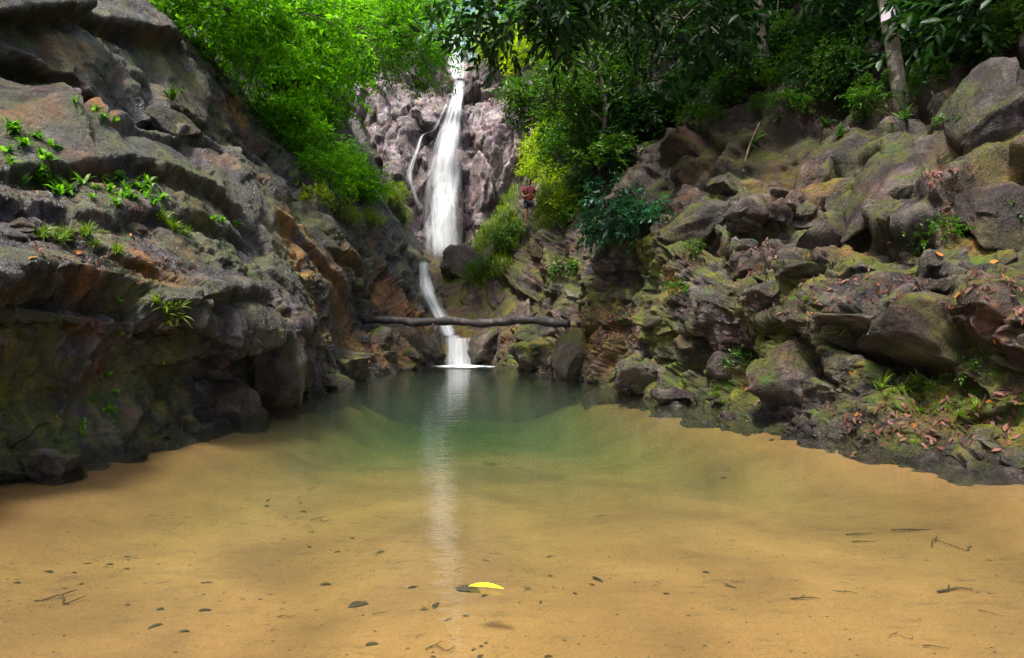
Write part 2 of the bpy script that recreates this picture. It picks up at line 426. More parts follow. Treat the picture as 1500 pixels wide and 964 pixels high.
def rockify(P, s, N, seed, side):
    u, v = s, P[..., 1]
    wu = fbm(P * .8, 3, seed) * .5; wv = fbm(P * .8 + 9, 3, seed + 3) * .5
    disp = fbm(P * .35, 3, seed + 7) * .30
    calm = smooth(fbm(P * .42 + 31, 3, seed + 70), -.25, .30)      # some slabs are smooth, some shattered
    if side == 'L':   # long slabs lying down the slope
        disp += facets((u + wu) / 2.3, (v + wv) / 1.9, seed + 11, .55, .35, .10) * .50
        disp += facets((u + wu + .3 * v) / 1.0, (v + wv) / .62, seed + 21, .5, .28, .12) * (.05 + .17 * calm)
        disp += facets((u + wu * .6 - .4 * v) / .30, (v + wv * .6) / .2, seed + 31, .5, .2, .1) * .05 * calm ** 2
    else:             # broken blocks
        disp += facets((u + wu) / 1.7, (v + wv) / 1.35, seed + 11, .9, .5, .2) * .52
        disp += facets((u + wu + .25 * v) / .72, (v + wv) / .55, seed + 21, .9, .5, .2) * (.06 + .22 * calm)
        disp += facets((u + wu * .6 - .3 * v) / .26, (v + wv * .6) / .2, seed + 31, .6, .4, .2) * .045 * calm ** 2
    # ledges running along the valley
    ph = (P[..., 2] + .9 * fbm(P * .4, 3, seed + 40) - .06 * v) / (1.5 if side == 'L' else 1.15)
    saw = ph - np.floor(ph); saw = np.minimum(saw, (1 - saw) * 5)
    disp += (saw - .4) * (.26 if side == 'L' else .36) * smooth(fbm(P * .3 + 5, 2, seed + 45), -.15, .35)
    disp += fbm(P * np.array([1.6, 1.6, 1.6]), 5, seed + 50, .5) * .09
    disp += fbm(P * 8.0, 3, seed + 60, .55, True) * .012 * (.35 + calm)
    return disp

def build_side(name, sections, seed, side, mat, lines, rust, moss, soil_fn):
    P, s = side_base(sections)
    flip = 1 if side == 'R' else 1
    N = normals(P, 1.0)
    # make the normals look into the valley
    c = (N[..., 0] * (1 if side == 'L' else -1)).mean()
    if c < 0: N = -N
    disp = rockify(P, s, N, seed, side)
    disp = lips(P, N, disp, lines)
    disp *= .45 + .55 * smooth(P[..., 2], -.1, .8)
    for _ in range(1):                                   # weathered, not knife-sharp, joints
        for ax in (0, 1): disp = (disp * 2 + np.roll(disp, 1, ax) + np.roll(disp, -1, ax)) / 4
    att = {'rust': blots(P, N, rust), 'moss': blots(P, N, moss), 'soil': soil_fn(P)}
    Q = P + N * disp[..., None]
    N1 = normals(Q, 1.0)
    if (N1 * N).sum() < 0: N1 = -N1
    for ax in (0, 1): N1 = (N1 + np.roll(N1, 1, ax) + np.roll(N1, -1, ax)) / 3
    rough = smooth(fbm(Q * .5 + 77, 2, seed + 80), -.3, .3)
    dip = Q @ (np.array([[.75, .2, .6], [-.2, 1.0, .1], [-.6, .1, .75]]) if side == 'L' else np.array([[.75, .1, -.6], [0, 1.0, .2], [.6, .1, .75]])).T
    warp = np.stack([fbm(Q * 1.7 + k * 9, 3, seed + 90 + k) for k in range(3)], -1) * .25
    det = facets3((dip + warp) / np.array([.62, .46, .34]), seed + 81, .9, .4, .2) * (.055 if side == 'L' else .085)
    det += facets3((dip + warp * .6) / np.array([.24, .17, .11]), seed + 83, .8, .4, .25) * (.022 if side == 'L' else .030)
    det += fbm(dip * np.array([.9, 8.0, 7.0]), 3, seed + 86, .6) * .030 + fbm(dip * np.array([3, 5.0, 18.0]), 3, seed + 85, .6) * .014 + fbm(Q * 14, 2, seed + 87, .5, True) * .007
    Q = Q + N1 * (det * (.55 + .8 * rough))[..., None]
    n, m = P.shape[:2]
    Fc = grid_faces(n, m)
    if (np.cross(Q[1, 0] - Q[0, 0], Q[0, 1] - Q[0, 0]) * N[0, 0]).sum() < 0: Fc = Fc[:, ::-1]
    me = new_mesh(name, Q.reshape(-1, 3), Fc, mat, True, att)
    o = link(name, me, kind='structure')
    return o, Q.reshape(-1, 3), Fc

LIPS_L = [
    ([(0, 440), (90, 422), (170, 430), (215, 468), (250, 482)], .34, .34),
    ([(245, 480), (330, 452), (365, 462)], .14, .22),
    ([(258, 530), (330, 508), (400, 498), (448, 484)], .20, .28),
    ([(100, 610), (150, 520), (178, 470)], .10, .12),
    ([(190, 655), (240, 570), (275, 520)], .10, .12),
    ([(150, 212), (250, 214), (330, 235), (375, 300)], .25, .28),
    ([(30, 262), (130, 258), (230, 272), (330, 312), (358, 335)], .20, .25),
    ([(0, 300), (60, 318), (150, 340), (260, 330), (340, 352), (400, 410)], .13, .2),
    ([(0, 92), (60, 130), (95, 195)], .25, .3),
    ([(40, 105), (92, 140), (132, 205)], .22, .28),
    ([(0, 30), (90, 25), (160, 30), (240, 62)], .35, .5),
    ([(205, 190), (235, 170), (275, 188)], .2, .2),
    ([(345, 205), (400, 240), (428, 282)], .22, .25),
    ([(420, 330), (470, 380), (500, 430)], .18, .25),
    ([(495, 375), (520, 400), (530, 460)], .25, .3),
    ([(560, 400), (610, 440), (640, 500)], .2, .25),
]
RUST_L = [([(405, 305), (450, 395)], .45, 1.0), ([(425, 300), (470, 400)], .5, .5), ([(338, 140), (352, 175)], .35, .95), ([(105, 170), (128, 200)], .45, .85), ([(20, 185), (45, 190)], .35, .7),
          ([(195, 400), (225, 425)], .35, .8), ([(440, 330), (470, 380)], .5, .55), ([(560, 430), (620, 470)], .8, .6), ([(520, 500), (600, 520)], .8, .5), ([(480, 400), (560, 520)], .8, .45), ([(150, 185), (165, 195)], .3, .6)]
MOSS_L = [([(10, 560), (40, 620)], .9, .85), ([(200, 600), (230, 560)], .6, .75), ([(390, 280), (440, 400), (460, 470)], .7, .8), ([(270, 320), (330, 390)], .7, .7), ([(190, 430), (260, 450)], .5, .7),
          ([(200, 250), (330, 290)], .6, .6), ([(130, 220), (210, 240)], .5, .6), ([(440, 300), (520, 420)], .8, .5), ([(250, 100), (310, 200)], 1.2, .5), ([(150, 60), (60, 60)], 1.5, .4), ([(520, 200), (600, 330)], 1., .6)]
def soil_l(P):
    base = smooth(P[..., 2] - (7.2 + .05 * P[..., 1]) + fbm(P * .5, 3, 3) * 1.2, -.5, 1.2) * smooth(P[..., 1], 9, 13)
    return np.maximum(base, smooth(P[..., 2] - 9.2 + fbm(P * .5, 3, 3) * .8, -.3, .8)) * .95

LIPS_R = [
    ([(955, 318), (1010, 315), (1050, 335), (1080, 370)], .25, .3),
    ([(1050, 372), (1100, 380), (1130, 420)], .2, .25),
    ([(1120, 405), (1170, 380), (1215, 405)], .22, .25),
    ([(1180, 345), (1230, 318), (1300, 360)], .25, .3),
    ([(1275, 330), (1310, 225), (1345, 165), (1365, 180)], .3, .3),
    ([(1330, 290), (1380, 320)], .2, .2),
    ([(1410, 150), (1450, 105), (1500, 100)], .35, .4),
    ([(1410, 320), (1440, 270), (1475, 225), (1500, 240)], .28, .3),
    ([(1150, 455), (1230, 430), (1330, 405), (1420, 420), (1500, 425)], .16, .22),
    ([(1300, 485), (1370, 455), (1430, 495), (1500, 520)], .25, .25),
    ([(1100, 500), (1160, 480), (1200, 520), (1225, 560)], .22, .25),
    ([(1280, 515), (1360, 520), (1400, 545)], .16, .2),
    ([(1040, 600), (1150, 585), (1240, 595), (1300, 580)], .10, .18),
    ([(1270, 640), (1340, 610), (1420, 600), (1500, 590)], .14, .22),
    ([(850, 490), (930, 470), (960, 520)], .2, .25),
    ([(735, 500), (770, 480), (830, 475)], .25, .3),
    ([(860, 420), (890, 350), (930, 330)], .2, .25),
    ([(960, 235), (1010, 205), (1060, 215)], .25, .35),
    ([(1160, 290), (1210, 240), (1240, 250)], .2, .25),
]
RUST_R = [([(968, 400), (975, 425)], .3, .9), ([(1210, 375), (1240, 385)], .4, .6), ([(1420, 350), (1450, 300)], .4, .4), ([(1450, 180), (1490, 260)], .6, .2), ([(1040, 350)], .3, .7), ([(690, 500), (760, 490)], .8, .65), ([(760, 470), (900, 520)], .9, .4), ([(1130, 230), (1190, 300)], .8, .35), ([(1380, 620)], .4, .2)]
MOSS_R = [([(930, 360), (970, 470)], .8, .8), ([(1350, 590), (1430, 600)], .5, .8), ([(1300, 560), (1370, 560)], .3, .8), ([(1480, 580)], .4, .7), ([(1340, 660)], .4, .75), ([(1260, 290), (1300, 230)], .5, .8), ([(1190, 360), (1260, 380)], .6, .7), ([(1230, 270), (1250, 330)], .4, .8),
          ([(1000, 540), (1050, 580)], .5, .8), ([(1130, 500), (1100, 560)], .6, .6), ([(1450, 150), (1480, 250)], 1.0, .5), ([(1120, 420), (1170, 450)], .4, .6), ([(800, 400), (900, 450)], .8, .5), ([(1000, 230), (1150, 200)], 1.2, .5)]
def soil_r(P):
    lvl = np.interp(P[..., 1], [0, 8, 10, 14, 18, 22], [4.4, 4.7, 4.8, 5.3, 5.0, 6.5])
    return smooth(P[..., 2] - lvl + fbm(P * .5, 3, 8) * .8, -.4, .8) * .95

cliff_left, VL, FL = build_side('cliff_left', LEFT, 100, 'L', M['rock_l'], LIPS_L, RUST_L, MOSS_L, soil_l)
bank_right, VR, FR = build_side('bank_right', RIGHT, 300, 'R', M['rock_r'], LIPS_R, RUST_R, MOSS_R, soil_r)

# back wall behind the waterfall, leaning back, with the upper tier of the stream behind it
def back_wall():
    xs = np.linspace(-13, 12, 300)
    prof = np.array([(25.2, 2.0), (25.6, 4.6), (26.0, 6.5), (26.6, 9.5), (27.2, 12.4), (28.6, 13.0), (31.5, 14.2), (32.2, 17.0), (35, 18.0), (44, 20)])
    t = np.linspace(0, len(prof) - 1, 330); i = np.minimum(t.astype(int), len(prof) - 2); f = (t - i)[:, None]
    pr = prof[i] * (1 - f) + prof[i + 1] * f
    P = np.stack(np.broadcast_arrays(xs[:, None], pr[None, :, 0], pr[None, :, 1]), -1).astype(float)
    X, Z = P[..., 0].copy(), P[..., 2].copy()
    # the chute the fall has cut, and shoulders either side of it
    cx = np.interp(Z, [4, 8, 12.4, 17], [-2.9, -2.95, -2.5, -2.7])
    hollow = np.exp(-((X - cx) / 1.1) ** 2)
    P[..., 1] += hollow * .8 - .9 * np.exp(-((X + 5.2) / 1.4) ** 2) * smooth(Z, 13, 10)
    P[..., 2] += (1 - np.exp(-((X + 2.6) / 3.5) ** 2)) * smooth(Z, 11.0, 16.0) * 2.6
    N = np.zeros_like(P); N[..., 1] = -1; N[..., 2] = .3
    s = np.broadcast_to(np.concatenate([[0], np.cumsum(np.linalg.norm(np.diff(pr, axis=0), axis=1))])[None], X.shape)
    wu = fbm(P * .7, 3, 501) * .6; wv = fbm(P * .7 + 4, 3, 503) * .6
    d = fbm(P * .4, 3, 507) * .4
    d += facets((s + wu + .9 * X) / 2.6, (X + wv * .6 - .25 * s) / 1.2, 511, .9, .5, .2) * .95
    d += facets((s + wu + .8 * X) / 1.1, (X + wv * .5 - .25 * s) / .5, 521, .8, .5, .2) * .30
    d += facets((s + wu) / .3, (X + wv) / .22, 531, .6, .4, .2) * .08
    d += fbm(P * 2, 4, 541) * .04 + facets3((P + fbm(P, 2, 543)[..., None] * .3) / np.array([.55, .6, .8]), 545, .9, .4, .2) * .05 + facets3(P / .28, 547, .8, .4, .2) * .02
    Q = P + N * d[..., None]
    zz = np.zeros(X.shape)
    soil = smooth(Z, 12.9, 14.0) * smooth(np.abs(X + 2.6), .9, 2.0)
    Fc = grid_faces(*X.shape)
    me = new_mesh('cliff_back', Q.reshape(-1, 3), Fc, M['rock_b'], True, {'rust': zz, 'moss': zz + .15 * smooth(Z, 8, 4), 'soil': soil})
    return link('cliff_back', me, kind='structure'), Q.reshape(-1, 3), Fc
cliff_back, VB, FB = back_wall()

# stream bed between the banks, climbing from the pool to the foot of the fall
def bed_z(y):
    return np.interp(y, [17.8, 18.3, 18.7, 18.9, 19.3, 19.6, 21.6, 22.4, 24.5, 27], [-2.2, -.6, .15, .55, .62, .95, 2.7, 3.3, 4.1, 4.6])
def stream_bed():
    yy = np.linspace(17.5, 27, 120); xx = np.linspace(-5.2, 1.0, 90)
    Y, X = np.meshgrid(yy, xx, indexing='ij')
    P = np.stack([X, Y, bed_z(Y)], -1)
    ctr = np.interp(Y, [18, 20, 22, 25], [-1.7, -2.0, -3.0, -2.9])
    P[..., 2] += .35 * ((X - ctr) / 1.2) ** 2 * (np.abs(X - ctr) < 2.4) + .2 * np.minimum(2, np.abs(X - ctr))
    P[..., 2] += facets(X / .8 + fbm(P, 2, 1), Y / .7, 611, .8, .5, .2) * .22 + fbm(P * 2, 4, 621) * .12
    z = np.zeros(X.shape)
    me = new_mesh('stream_bed', P.reshape(-1, 3), grid_faces(*X.shape)[:, ::-1], M['rock_r'], True, {'rust': z + .15, 'moss': z, 'soil': z})
    return link('stream_bed', me, kind='structure'), P.reshape(-1, 3), grid_faces(*X.shape)
sb, VS, FS = stream_bed()

bvhs = {k: BVHTree.FromPolygons(V.tolist(), Fc.tolist()) for k, (V, Fc) in dict(L=(VL, FL), R=(VR, FR), B=(VB, FB), S=(VS, FS)).items()}
ORI = Vector((0, 0, CAMZ))
def hit(px, py, which='LRBS'):
    d = Vector(((px - 750) / F, 1, (482 - py) / F)).normalized(); best = None
    for k in which:
        loc, nrm, _, dist = bvhs[k].ray_cast(ORI, d)
        if loc is not None and (best is None or dist < best[2]):
            if nrm.dot(d) > 0: nrm = -nrm
            best = (loc, nrm, dist)
    return best
def ground(x, y, which='LRBS', z0=60):
    best = None
    for k in which:
        loc, nrm, _, dist = bvhs[k].ray_cast(Vector((x, y, z0)), Vector((0, 0, -1)))
        if loc is not None and (best is None or loc.z > best[0].z): best = (loc, nrm if nrm.z > 0 else -nrm)
    return best

# ------------------------------------------------------------------ pool: sand bed and water
def sand_mat():
    t = NT('pool_sand')
    pos = t.n('NewGeometry').outputs['Position']
    n1 = t.noise(t.mapping(pos, scale=(1, 1.0, 1)), .8, 6, .6, .5)
    n2 = t.noise(pos, 70, 4, .7)
    n3 = t.noise(t.mapping(pos, scale=(1, 2.5, 1)), 5, 6, .7)
    c = t.ramp(n1, [(.3, (.125, .063, .016)), (.7, (.260, .140, .039))]).outputs[0]
    c = t.mix(t.math('MULTIPLY', t.step(n3, .52, .72), .6), c, (.085, .05, .018))
    c = t.mix(.6, c, t.ramp(n2, [(.3, (.6, .58, .55)), (.55, (1, 1, 1)), (.8, (1.4, 1.4, 1.35))]).outputs[0], 'MULTIPLY')
    b = t.n('Bump', Strength=.5, Distance=.01, Height=t.math('ADD', n2, n3))
    return t.done(t.n('BsdfPrincipled', Base_Color=c, Roughness=.9, Normal=b))
def pool_bed_z(X, Y):
    P = np.stack([X, Y, X * 0], -1)
    z = np.interp(Y, [-20, 0, 3, 5, 7, 9, 12, 16, 20], [-.22, -.17, -.23, -.36, -.55, -.80, -1.2, -1.6, -1.6])
    ly, ry = sorted(LEFT), sorted(RIGHT)             # sand banked up against both shores
    xl = np.interp(Y, ly, [LEFT[k][2][0] for k in ly]); xr = np.interp(Y, ry, [RIGHT[k][2][0] for k in ry])
    edge = 1 - smooth(np.minimum(X - xl, xr - X), -.1, 1.7)
    z = z * (1 - .80 * edge * smooth(Y, 17.5, 11.5)) + fbm(P * .5, 3, 71) * .05 + fbm(P * np.array([1.5, 4, 1]), 3, 72) * .012
    return z
def pool():
    yy = np.concatenate([np.linspace(-20, 1, 15), 1.2 * (20 / 1.2) ** np.linspace(0, 1, 160)]); xx = np.linspace(-9, 9, 150)
    Y, X = np.meshgrid(yy, xx, indexing='ij')
    P = np.stack([X, Y, pool_bed_z(X, Y)], -1)
    link('pool_bed', new_mesh('pool_bed', P.reshape(-1, 3), grid_faces(*X.shape)[:, ::-1], sand_mat()), kind='structure')
    # water body, closed, its sides buried in the banks
    t = NT('pool_water')
    pos = t.n('NewGeometry').outputs['Position']
    rip = t.noise(t.mapping(pos, scale=(1.1, 3.2, 1)), 1.6, 4, .55)
    rip2 = t.noise(t.mapping(pos, scale=(1.0, 4.0, 1)), 7, 3, .5)
    b = t.n('Bump', Strength=.07, Distance=.1, Height=t.math('ADD', rip, t.math('MULTIPLY', rip2, .35)))
    fr = t.n('Fresnel', IOR=1.333, Normal=b)
    g = t.n('BsdfGlossy', Color=(1, 1, 1), Roughness=.04, Normal=b)
    sh = t.n('MixShader', i0=fr, i1=t.n('BsdfTransparent', Color=(1, 1, 1)), i2=g)
    ab = t.n('VolumeAbsorption', Color=(.45, .74, .54), Density=.55)
    sc = t.n('VolumeScatter', Color=(.50, .66, .58), Density=.03)
    t.set(t.out.inputs['Volume'], t.n('AddShader', i0=ab, i1=sc))
    m = t.done(sh)
    x0, x1, y0, y1, z0 = -5.2, 6.4, -18, 18.75, -3.2
    V = [(x0, y0, z0), (x1, y0, z0), (x1, y1, z0), (x0, y1, z0), (x0, y0, 0), (x1, y0, 0), (x1, y1, 0), (x0, y1, 0)]
    Fc = [(0, 3, 2, 1), (4, 5, 6, 7), (0, 1, 5, 4), (1, 2, 6, 5), (2, 3, 7, 6), (3, 0, 4, 7)]
    link('pool_water', new_mesh('pool_water', V, Fc, m, False), kind='structure')
    g = NT('ground_soil'); n = g.noise(g.n('NewGeometry').outputs['Position'], 1.2, 6, .6)
    gm = g.done(g.n('BsdfPrincipled', Base_Color=g.ramp(n, [(.3, (.03, .03, .015)), (.7, (.08, .07, .04))]).outputs[0], Roughness=.95))
    link('ground', new_mesh('ground', [(-400, -400, -3.6), (400, -400, -3.6), (400, 400, -3.6), (-400, 400, -3.6)], [(0, 1, 2, 3)], gm, False), kind='structure')
pool()

# ------------------------------------------------------------------ boulders
import bmesh
def boulder_mesh(name, seed, mat, sub=4, cuts=14, squash=(1, 1, 1), rough=.06, chip=True):
    r = np.random.default_rng(seed)
    bm = bmesh.new(); bmesh.ops.create_icosphere(bm, subdivisions=sub, radius=1.0)
    bm.verts.ensure_lookup_table()
    V = np.array([v.co[:] for v in bm.verts]); Fc = np.array([[v.index for v in f.verts] for f in bm.faces]); bm.free()
    V *= 1.25
    for k in range(cuts):                       # plane cuts leave flat joint faces
        n = r.normal(size=3); n /= np.linalg.norm(n); d = r.uniform(.55, .92)
        h = V @ n - d + fbm(V * 1.3 + seed + k, 2, seed + k) * .05
        V = V - np.outer(np.maximum(h, 0) * .96, n)
    V *= np.array(squash)
    N = V / (np.linalg.norm(V, axis=1, keepdims=True) + 1e-9)
    if chip and rough > .03: V = V + N * (facets3(V * 1.9 + seed, seed, .8, .4, .2) * .10 + facets3(V * np.array([4.5, 4.5, 7]) + seed, seed + 3, .8, .4, .2) * .035)[:, None]
    V = V + N * (fbm(V * 1.6 + seed, 4, seed) * rough * .8 + fbm(V * np.array([2, 2, 9.0]) + seed, 3, seed + 4) * rough * .6 + fbm(V * 5, 3, seed + 8, .6, True) * rough * .55 + fbm(V * np.array([4, 4, 16.0]), 2, seed + 9) * rough * .4)[:, None]
    return new_mesh(name, V, Fc, mat)
BM = [boulder_mesh('boulder', 40 + k, M['boulder'], cuts=10 + k % 3 * 4) for k in range(9)]
BP = [boulder_mesh('pale_boulder', 60 + k, M['boulder_pale']) for k in range(2)]
RK = [boulder_mesh('rock', 80 + k, M['boulder'], sub=3, cuts=12) for k in range(6)]

def put_boulder(px, py, wpx, hpx, label, k=0, rot=(0, 0, 0), which='LRBS', mesh=None, sink=.25, depth=1.0, name='boulder', dist=None):
    h = hit(px, py, which)
    if dist is not None:
        d = Vector(((px - 750) / F, 1, (482 - py) / F)); loc = ORI + d * dist; Y = dist
    else:
        if h is None: return None
        loc, Y = h[0], h[0].y
    sx, sz = wpx * Y / F / 2, hpx * Y / F / 2
    o = link(name, mesh or BM[k % len(BM)], label=label, cat='boulder')
    o.location = loc + Vector((0, sx * sink, -sz * sink * .4))
    o.scale = (sx, (sx + sz) / 2 * depth, sz)
    o.rotation_euler = [R(a) for a in rot]
    return o
BO = [
    (1240, 352, 125, 75, 'broad mossy boulder with yellow-green flank above the flat rock ledge', 0, (0, 12, 20)),
    (1170, 398, 95, 46, 'low grey boulder with smooth pale top in front of the mossy boulder', 1, (0, 8, 60)),
    (1318, 262, 85, 190, 'tall leaning slab of mossy rock like a fin beside the pocket of dead leaves', 2, (0, 32, 0)),
    (1455, 175, 130, 165, 'largest rounded boulder high on the bank below the jungle plants', 3, (0, 15, 35)),
    (1468, 300, 100, 120, 'pointed brown boulder below the largest rounded boulder', 4, (0, 28, 80)),
    (1095, 392, 62, 44, 'small wedge of grey rock beside the leaf-filled gully', 5, (0, -20, 10)),
    (1020, 335, 120, 60, 'flat-topped grey boulder at the head of the mossy rock face', 6, (0, 14, 130)),
    (1375, 500, 220, 110, 'long brown ridge-backed boulder above the mossy shore apron', 7, (0, 18, 15)),
    (1165, 545, 150, 120, 'dark hollow-sided boulder standing just above the shoreline shelf', 8, (0, -18, 45)),
    (1265, 470, 140, 40, 'thin flat slab of purple-grey rock on the broad ledge', 1, (0, 5, 0)),
    (1010, 222, 120, 52, 'brown ochre-stained boulder at the lower edge of the dark forest', 3, (0, 22, 10)),
    (1065, 268, 75, 42, 'dark rounded rock below the ochre-stained boulder', 4, (0, 0, 40)),
    (1205, 262, 60, 95, 'narrow upright rock with mossy face under the leaning dead stick', 5, (0, 30, 0)),
    (1250, 290, 58, 100, 'green-streaked slanting rock next to the tall leaning slab', 2, (0, 28, 30)),
    (800, 492, 80, 44, 'grey rock with pale flat top supporting the end of the fallen log', 6, (0, -8, 20)),
    (705, 508, 75, 52, 'wet reddish-brown rock at the mouth of the lowest cascade', 7, (0, -20, 70)),
    (775, 515, 70, 50, 'dark wet block at the waterline below the fallen log', 8, (0, 10, 15)),
    (850, 520, 60, 75, 'upright black rock rising from the far end of the pool', 0, (0, 5, 80)),
    (935, 548, 75, 48, 'brown cracked rock at the pool edge below the mossy face', 1, (0, 15, 45)),
    (985, 578, 60, 26, 'small flat wet stone at the waterline', 2, (0, 0, 10)),
    (672, 392, 68, 62, 'rounded boulder with pale top at the foot of the tall waterfall', 3, (0, 0, 0)),
    (235, 180, 80, 62, 'angular green-tinged boulder resting on the cliff ledge', 5, (0, 20, 15)),
    (78, 688, 92, 56, 'pale scratched boulder at the waterline under the mossy overhang', 7, (0, 15, 30)),
    (172, 674, 95, 34, 'low pointed wet rock beside the submerged rock shelf', 4, (0, -8, 10)),
    (330, 610, 125, 82, 'purple-brown triangular boulder leaning on the cliff at the waterline', 6, (0, 26, 20)),
    (270, 625, 36, 62, 'narrow dark stone standing against the triangular boulder', 2, (0, -16, 40)),
    (556, 496, 60, 44, 'block of pale brown rock under the broken end of the log', 8, (0, 10, 0)),
    (610, 505, 90, 60, 'rust-brown rock between the log and the small cascade', 0, (0, 25, 60)),
    (505, 535, 95, 48, 'jumble of dark layered rock at the foot of the cliff', 1, (0, 12, 25)),
    (480, 565, 75, 30, 'flat wet stones at the waterline beside the dark cliff bulge', 3, (0, 5, 70)),
    (400, 545, 130, 110, 'smooth black overhanging rock bulge above the pool', 6, (0, 10, 110)),
]
for b in BO: put_boulder(*b[:5], k=b[5], rot=b[6])
put_boulder(1117, 590, 30, 17, 'small pale cream stone lying at the waterline', mesh=BP[0], sink=0)
# loose stones along both shores and in the gullies: pieces of the banks
def stones(parent, which, spots, n):
    k = 0
    for (x0, y0, x1, y1, smin, smax) in spots:
        for i in range(n):
            px, py = rng.uniform(x0, x1), rng.uniform(y0, y1)
            px = x0 + (x1 - x0) * (py - y0) / (y1 - y0 + 1e-6) + rng.normal() * 22 if abs(y1 - y0) > 60 else px
            h = hit(px, py, which)
            if h is None or h[0].y > 24 or h[0].z < -.3: continue
            o = link('rock', RK[k % 6], parent); k += 1
            sc = rng.uniform(smin, smax)
            o.location = h[0] - h[1] * sc * .35; o.scale = (sc * rng.uniform(.8, 1.4), sc, sc * rng.uniform(.5, .9)); o.rotation_euler = rng.uniform(-.5, .5, 3); o.rotation_euler.z = rng.uniform(0, 6.3)
stones(bank_right, 'R', [(880, 560, 960, 592, .08, .22), (960, 575, 1060, 600, .06, .16), (1040, 330, 1130, 430, .1, .25), (1120, 440, 1480, 480, .06, .18), (740, 500, 860, 545, .12, .3),
                         (1140, 270, 1200, 330, .12, .3), (1330, 370, 1480, 420, .08, .2), (960, 470, 1080, 540, .12, .32), (1060, 300, 1150, 330, .15, .3), (850, 380, 960, 470, .12, .3), (1400, 620, 1500, 690, .06, .16)], 6)
stones(cliff_left, 'L', [(440, 560, 560, 590, .06, .2), (480, 520, 640, 545, .1, .3), (520, 440, 640, 500, .12, .35), (20, 330, 200, 350, .06, .14), (220, 640, 300, 660, .05, .1)], 9)

# ------------------------------------------------------------------ leaves, plants, trees
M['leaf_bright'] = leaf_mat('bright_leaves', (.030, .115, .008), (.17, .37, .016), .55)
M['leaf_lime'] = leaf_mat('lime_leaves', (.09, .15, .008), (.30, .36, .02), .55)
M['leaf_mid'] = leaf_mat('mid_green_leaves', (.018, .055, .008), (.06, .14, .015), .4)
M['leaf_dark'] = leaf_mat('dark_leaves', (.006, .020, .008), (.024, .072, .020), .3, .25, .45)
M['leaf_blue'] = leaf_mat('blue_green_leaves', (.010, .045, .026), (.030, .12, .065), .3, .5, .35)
M['grass'] = leaf_mat('grass_blades', (.05, .11, .008), (.19, .27, .02), .4)
M['litter'] = leaf_mat('dead_leaves', (.03, .014, .010), (.15, .060, .040), .15, .3, .6)
M['dead_orange'] = leaf_mat('orange_dead_leaf', (.30, .11, .02), (.42, .17, .04), .2, .3, .55)
M['bark'] = bark_mat('bark', (.02, .015, .012), (.09, .07, .055), moss=.5)
M['bark_pale'] = bark_mat('mottled_bark', (.07, .06, .05), (.30, .26, .22), moss=.45)
M['log'] = bark_mat('wet_log_bark', (.004, .003, .0035), (.020, .014, .015), scale=(1.0, 9, 9))
M['stick'] = bark_mat('dry_stick', (.10, .065, .045), (.28, .20, .15))

def unit(a): return a / (np.linalg.norm(a, axis=-1, keepdims=True) + 1e-9)
def leaf_arrays(P, D, N, L, W, bend=.15, fold=.18):
    n = len(P); D = unit(D); S = unit(np.cross(D, N)); N = np.cross(S, D)
    L = np.broadcast_to(L, n)[:, None]; W = np.broadcast_to(W, n)[:, None]
    e = lambda f_, w_, b_: P + D * L * f_ + S * W * w_ - N * (L * bend * b_ - W * fold * abs(w_) * 2)
    mid = P + D * L * .48 - N * (L * bend * .25)
    V = np.stack([P, mid, e(.22, .36, .05), e(.55, .44, .3), P + D * L - N * L * bend, e(.55, -.44, .3), e(.22, -.36, .05)], 1).reshape(-1, 3)
    b = np.arange(n)[:, None] * 7
    Fc = np.concatenate([b + np.array([[a_, c_, 1]]) for a_, c_ in ((0, 6), (6, 5), (5, 4), (4, 3), (3, 2), (2, 0))])
    return V, Fc
def leaf_mesh(name, V, Fc, mat, r):
    n = len(V) // 7
    return new_mesh(name, V, Fc, mat, True, {'rnd': np.repeat(r.uniform(0, 1, n), 7)})
def sprays(r, C, T, tl, nl, L, W, droop):
    """twigs at C pointing along T, each with nl alternate leaves"""
    n = len(C)
    f = np.linspace(.15, 1, nl)[None, :, None]
    P = C[:, None] + T[:, None] * (tl * f) - np.array([0, 0, 1.0]) * (droop * tl * f ** 2 * .5)
    side = unit(np.cross(T, np.array([0, 0, 1.0]) + r.normal(size=T.shape) * .35))
    sg = np.where(np.arange(nl) % 2 == 0, 1.0, -1.0)[None, :, None]
    D = T[:, None] * .55 + side[:, None] * sg * .8 + r.normal(size=P.shape) * .28; D[..., 2] -= droop * .5
    Nn = np.broadcast_to(np.array([0, 0, 1.0]), P.shape) + r.normal(size=P.shape) * .45
    Ls = L * r.uniform(.65, 1.2, P.shape[:2]); Ws = W * Ls / L
    return P.reshape(-1, 3), D.reshape(-1, 3), Nn.reshape(-1, 3), Ls.ravel(), Ws.ravel()
def foliage(name, seed, mat, radii, clumps, per, nl, L, W, droop=.3, tl=.45, spread=.3, low=-.6):
    r = np.random.default_rng(seed)
    d = unit(r.normal(size=(clumps * 4, 3))); d = d[d[:, 2] > low][:clumps]
    C = d * (r.uniform(.45, 1.0, (len(d), 1)) ** .5) * np.array(radii)
    C *= 1 + .25 * fbm(d * 1.7 + seed, 2, seed)[:, None]
    cs = np.repeat(C, per, 0); sp = spread * np.mean(radii)
    Sc = cs + r.normal(size=cs.shape) * sp * np.array([1, 1, .6])
    T = unit(unit(Sc) * .7 + r.normal(size=Sc.shape) * .6 + np.array([0, 0, .1]))
    V, Fc = leaf_arrays(*sprays(r, Sc, T, tl, nl, L, W, droop))
    return leaf_mesh(name, V, Fc, mat, r), C
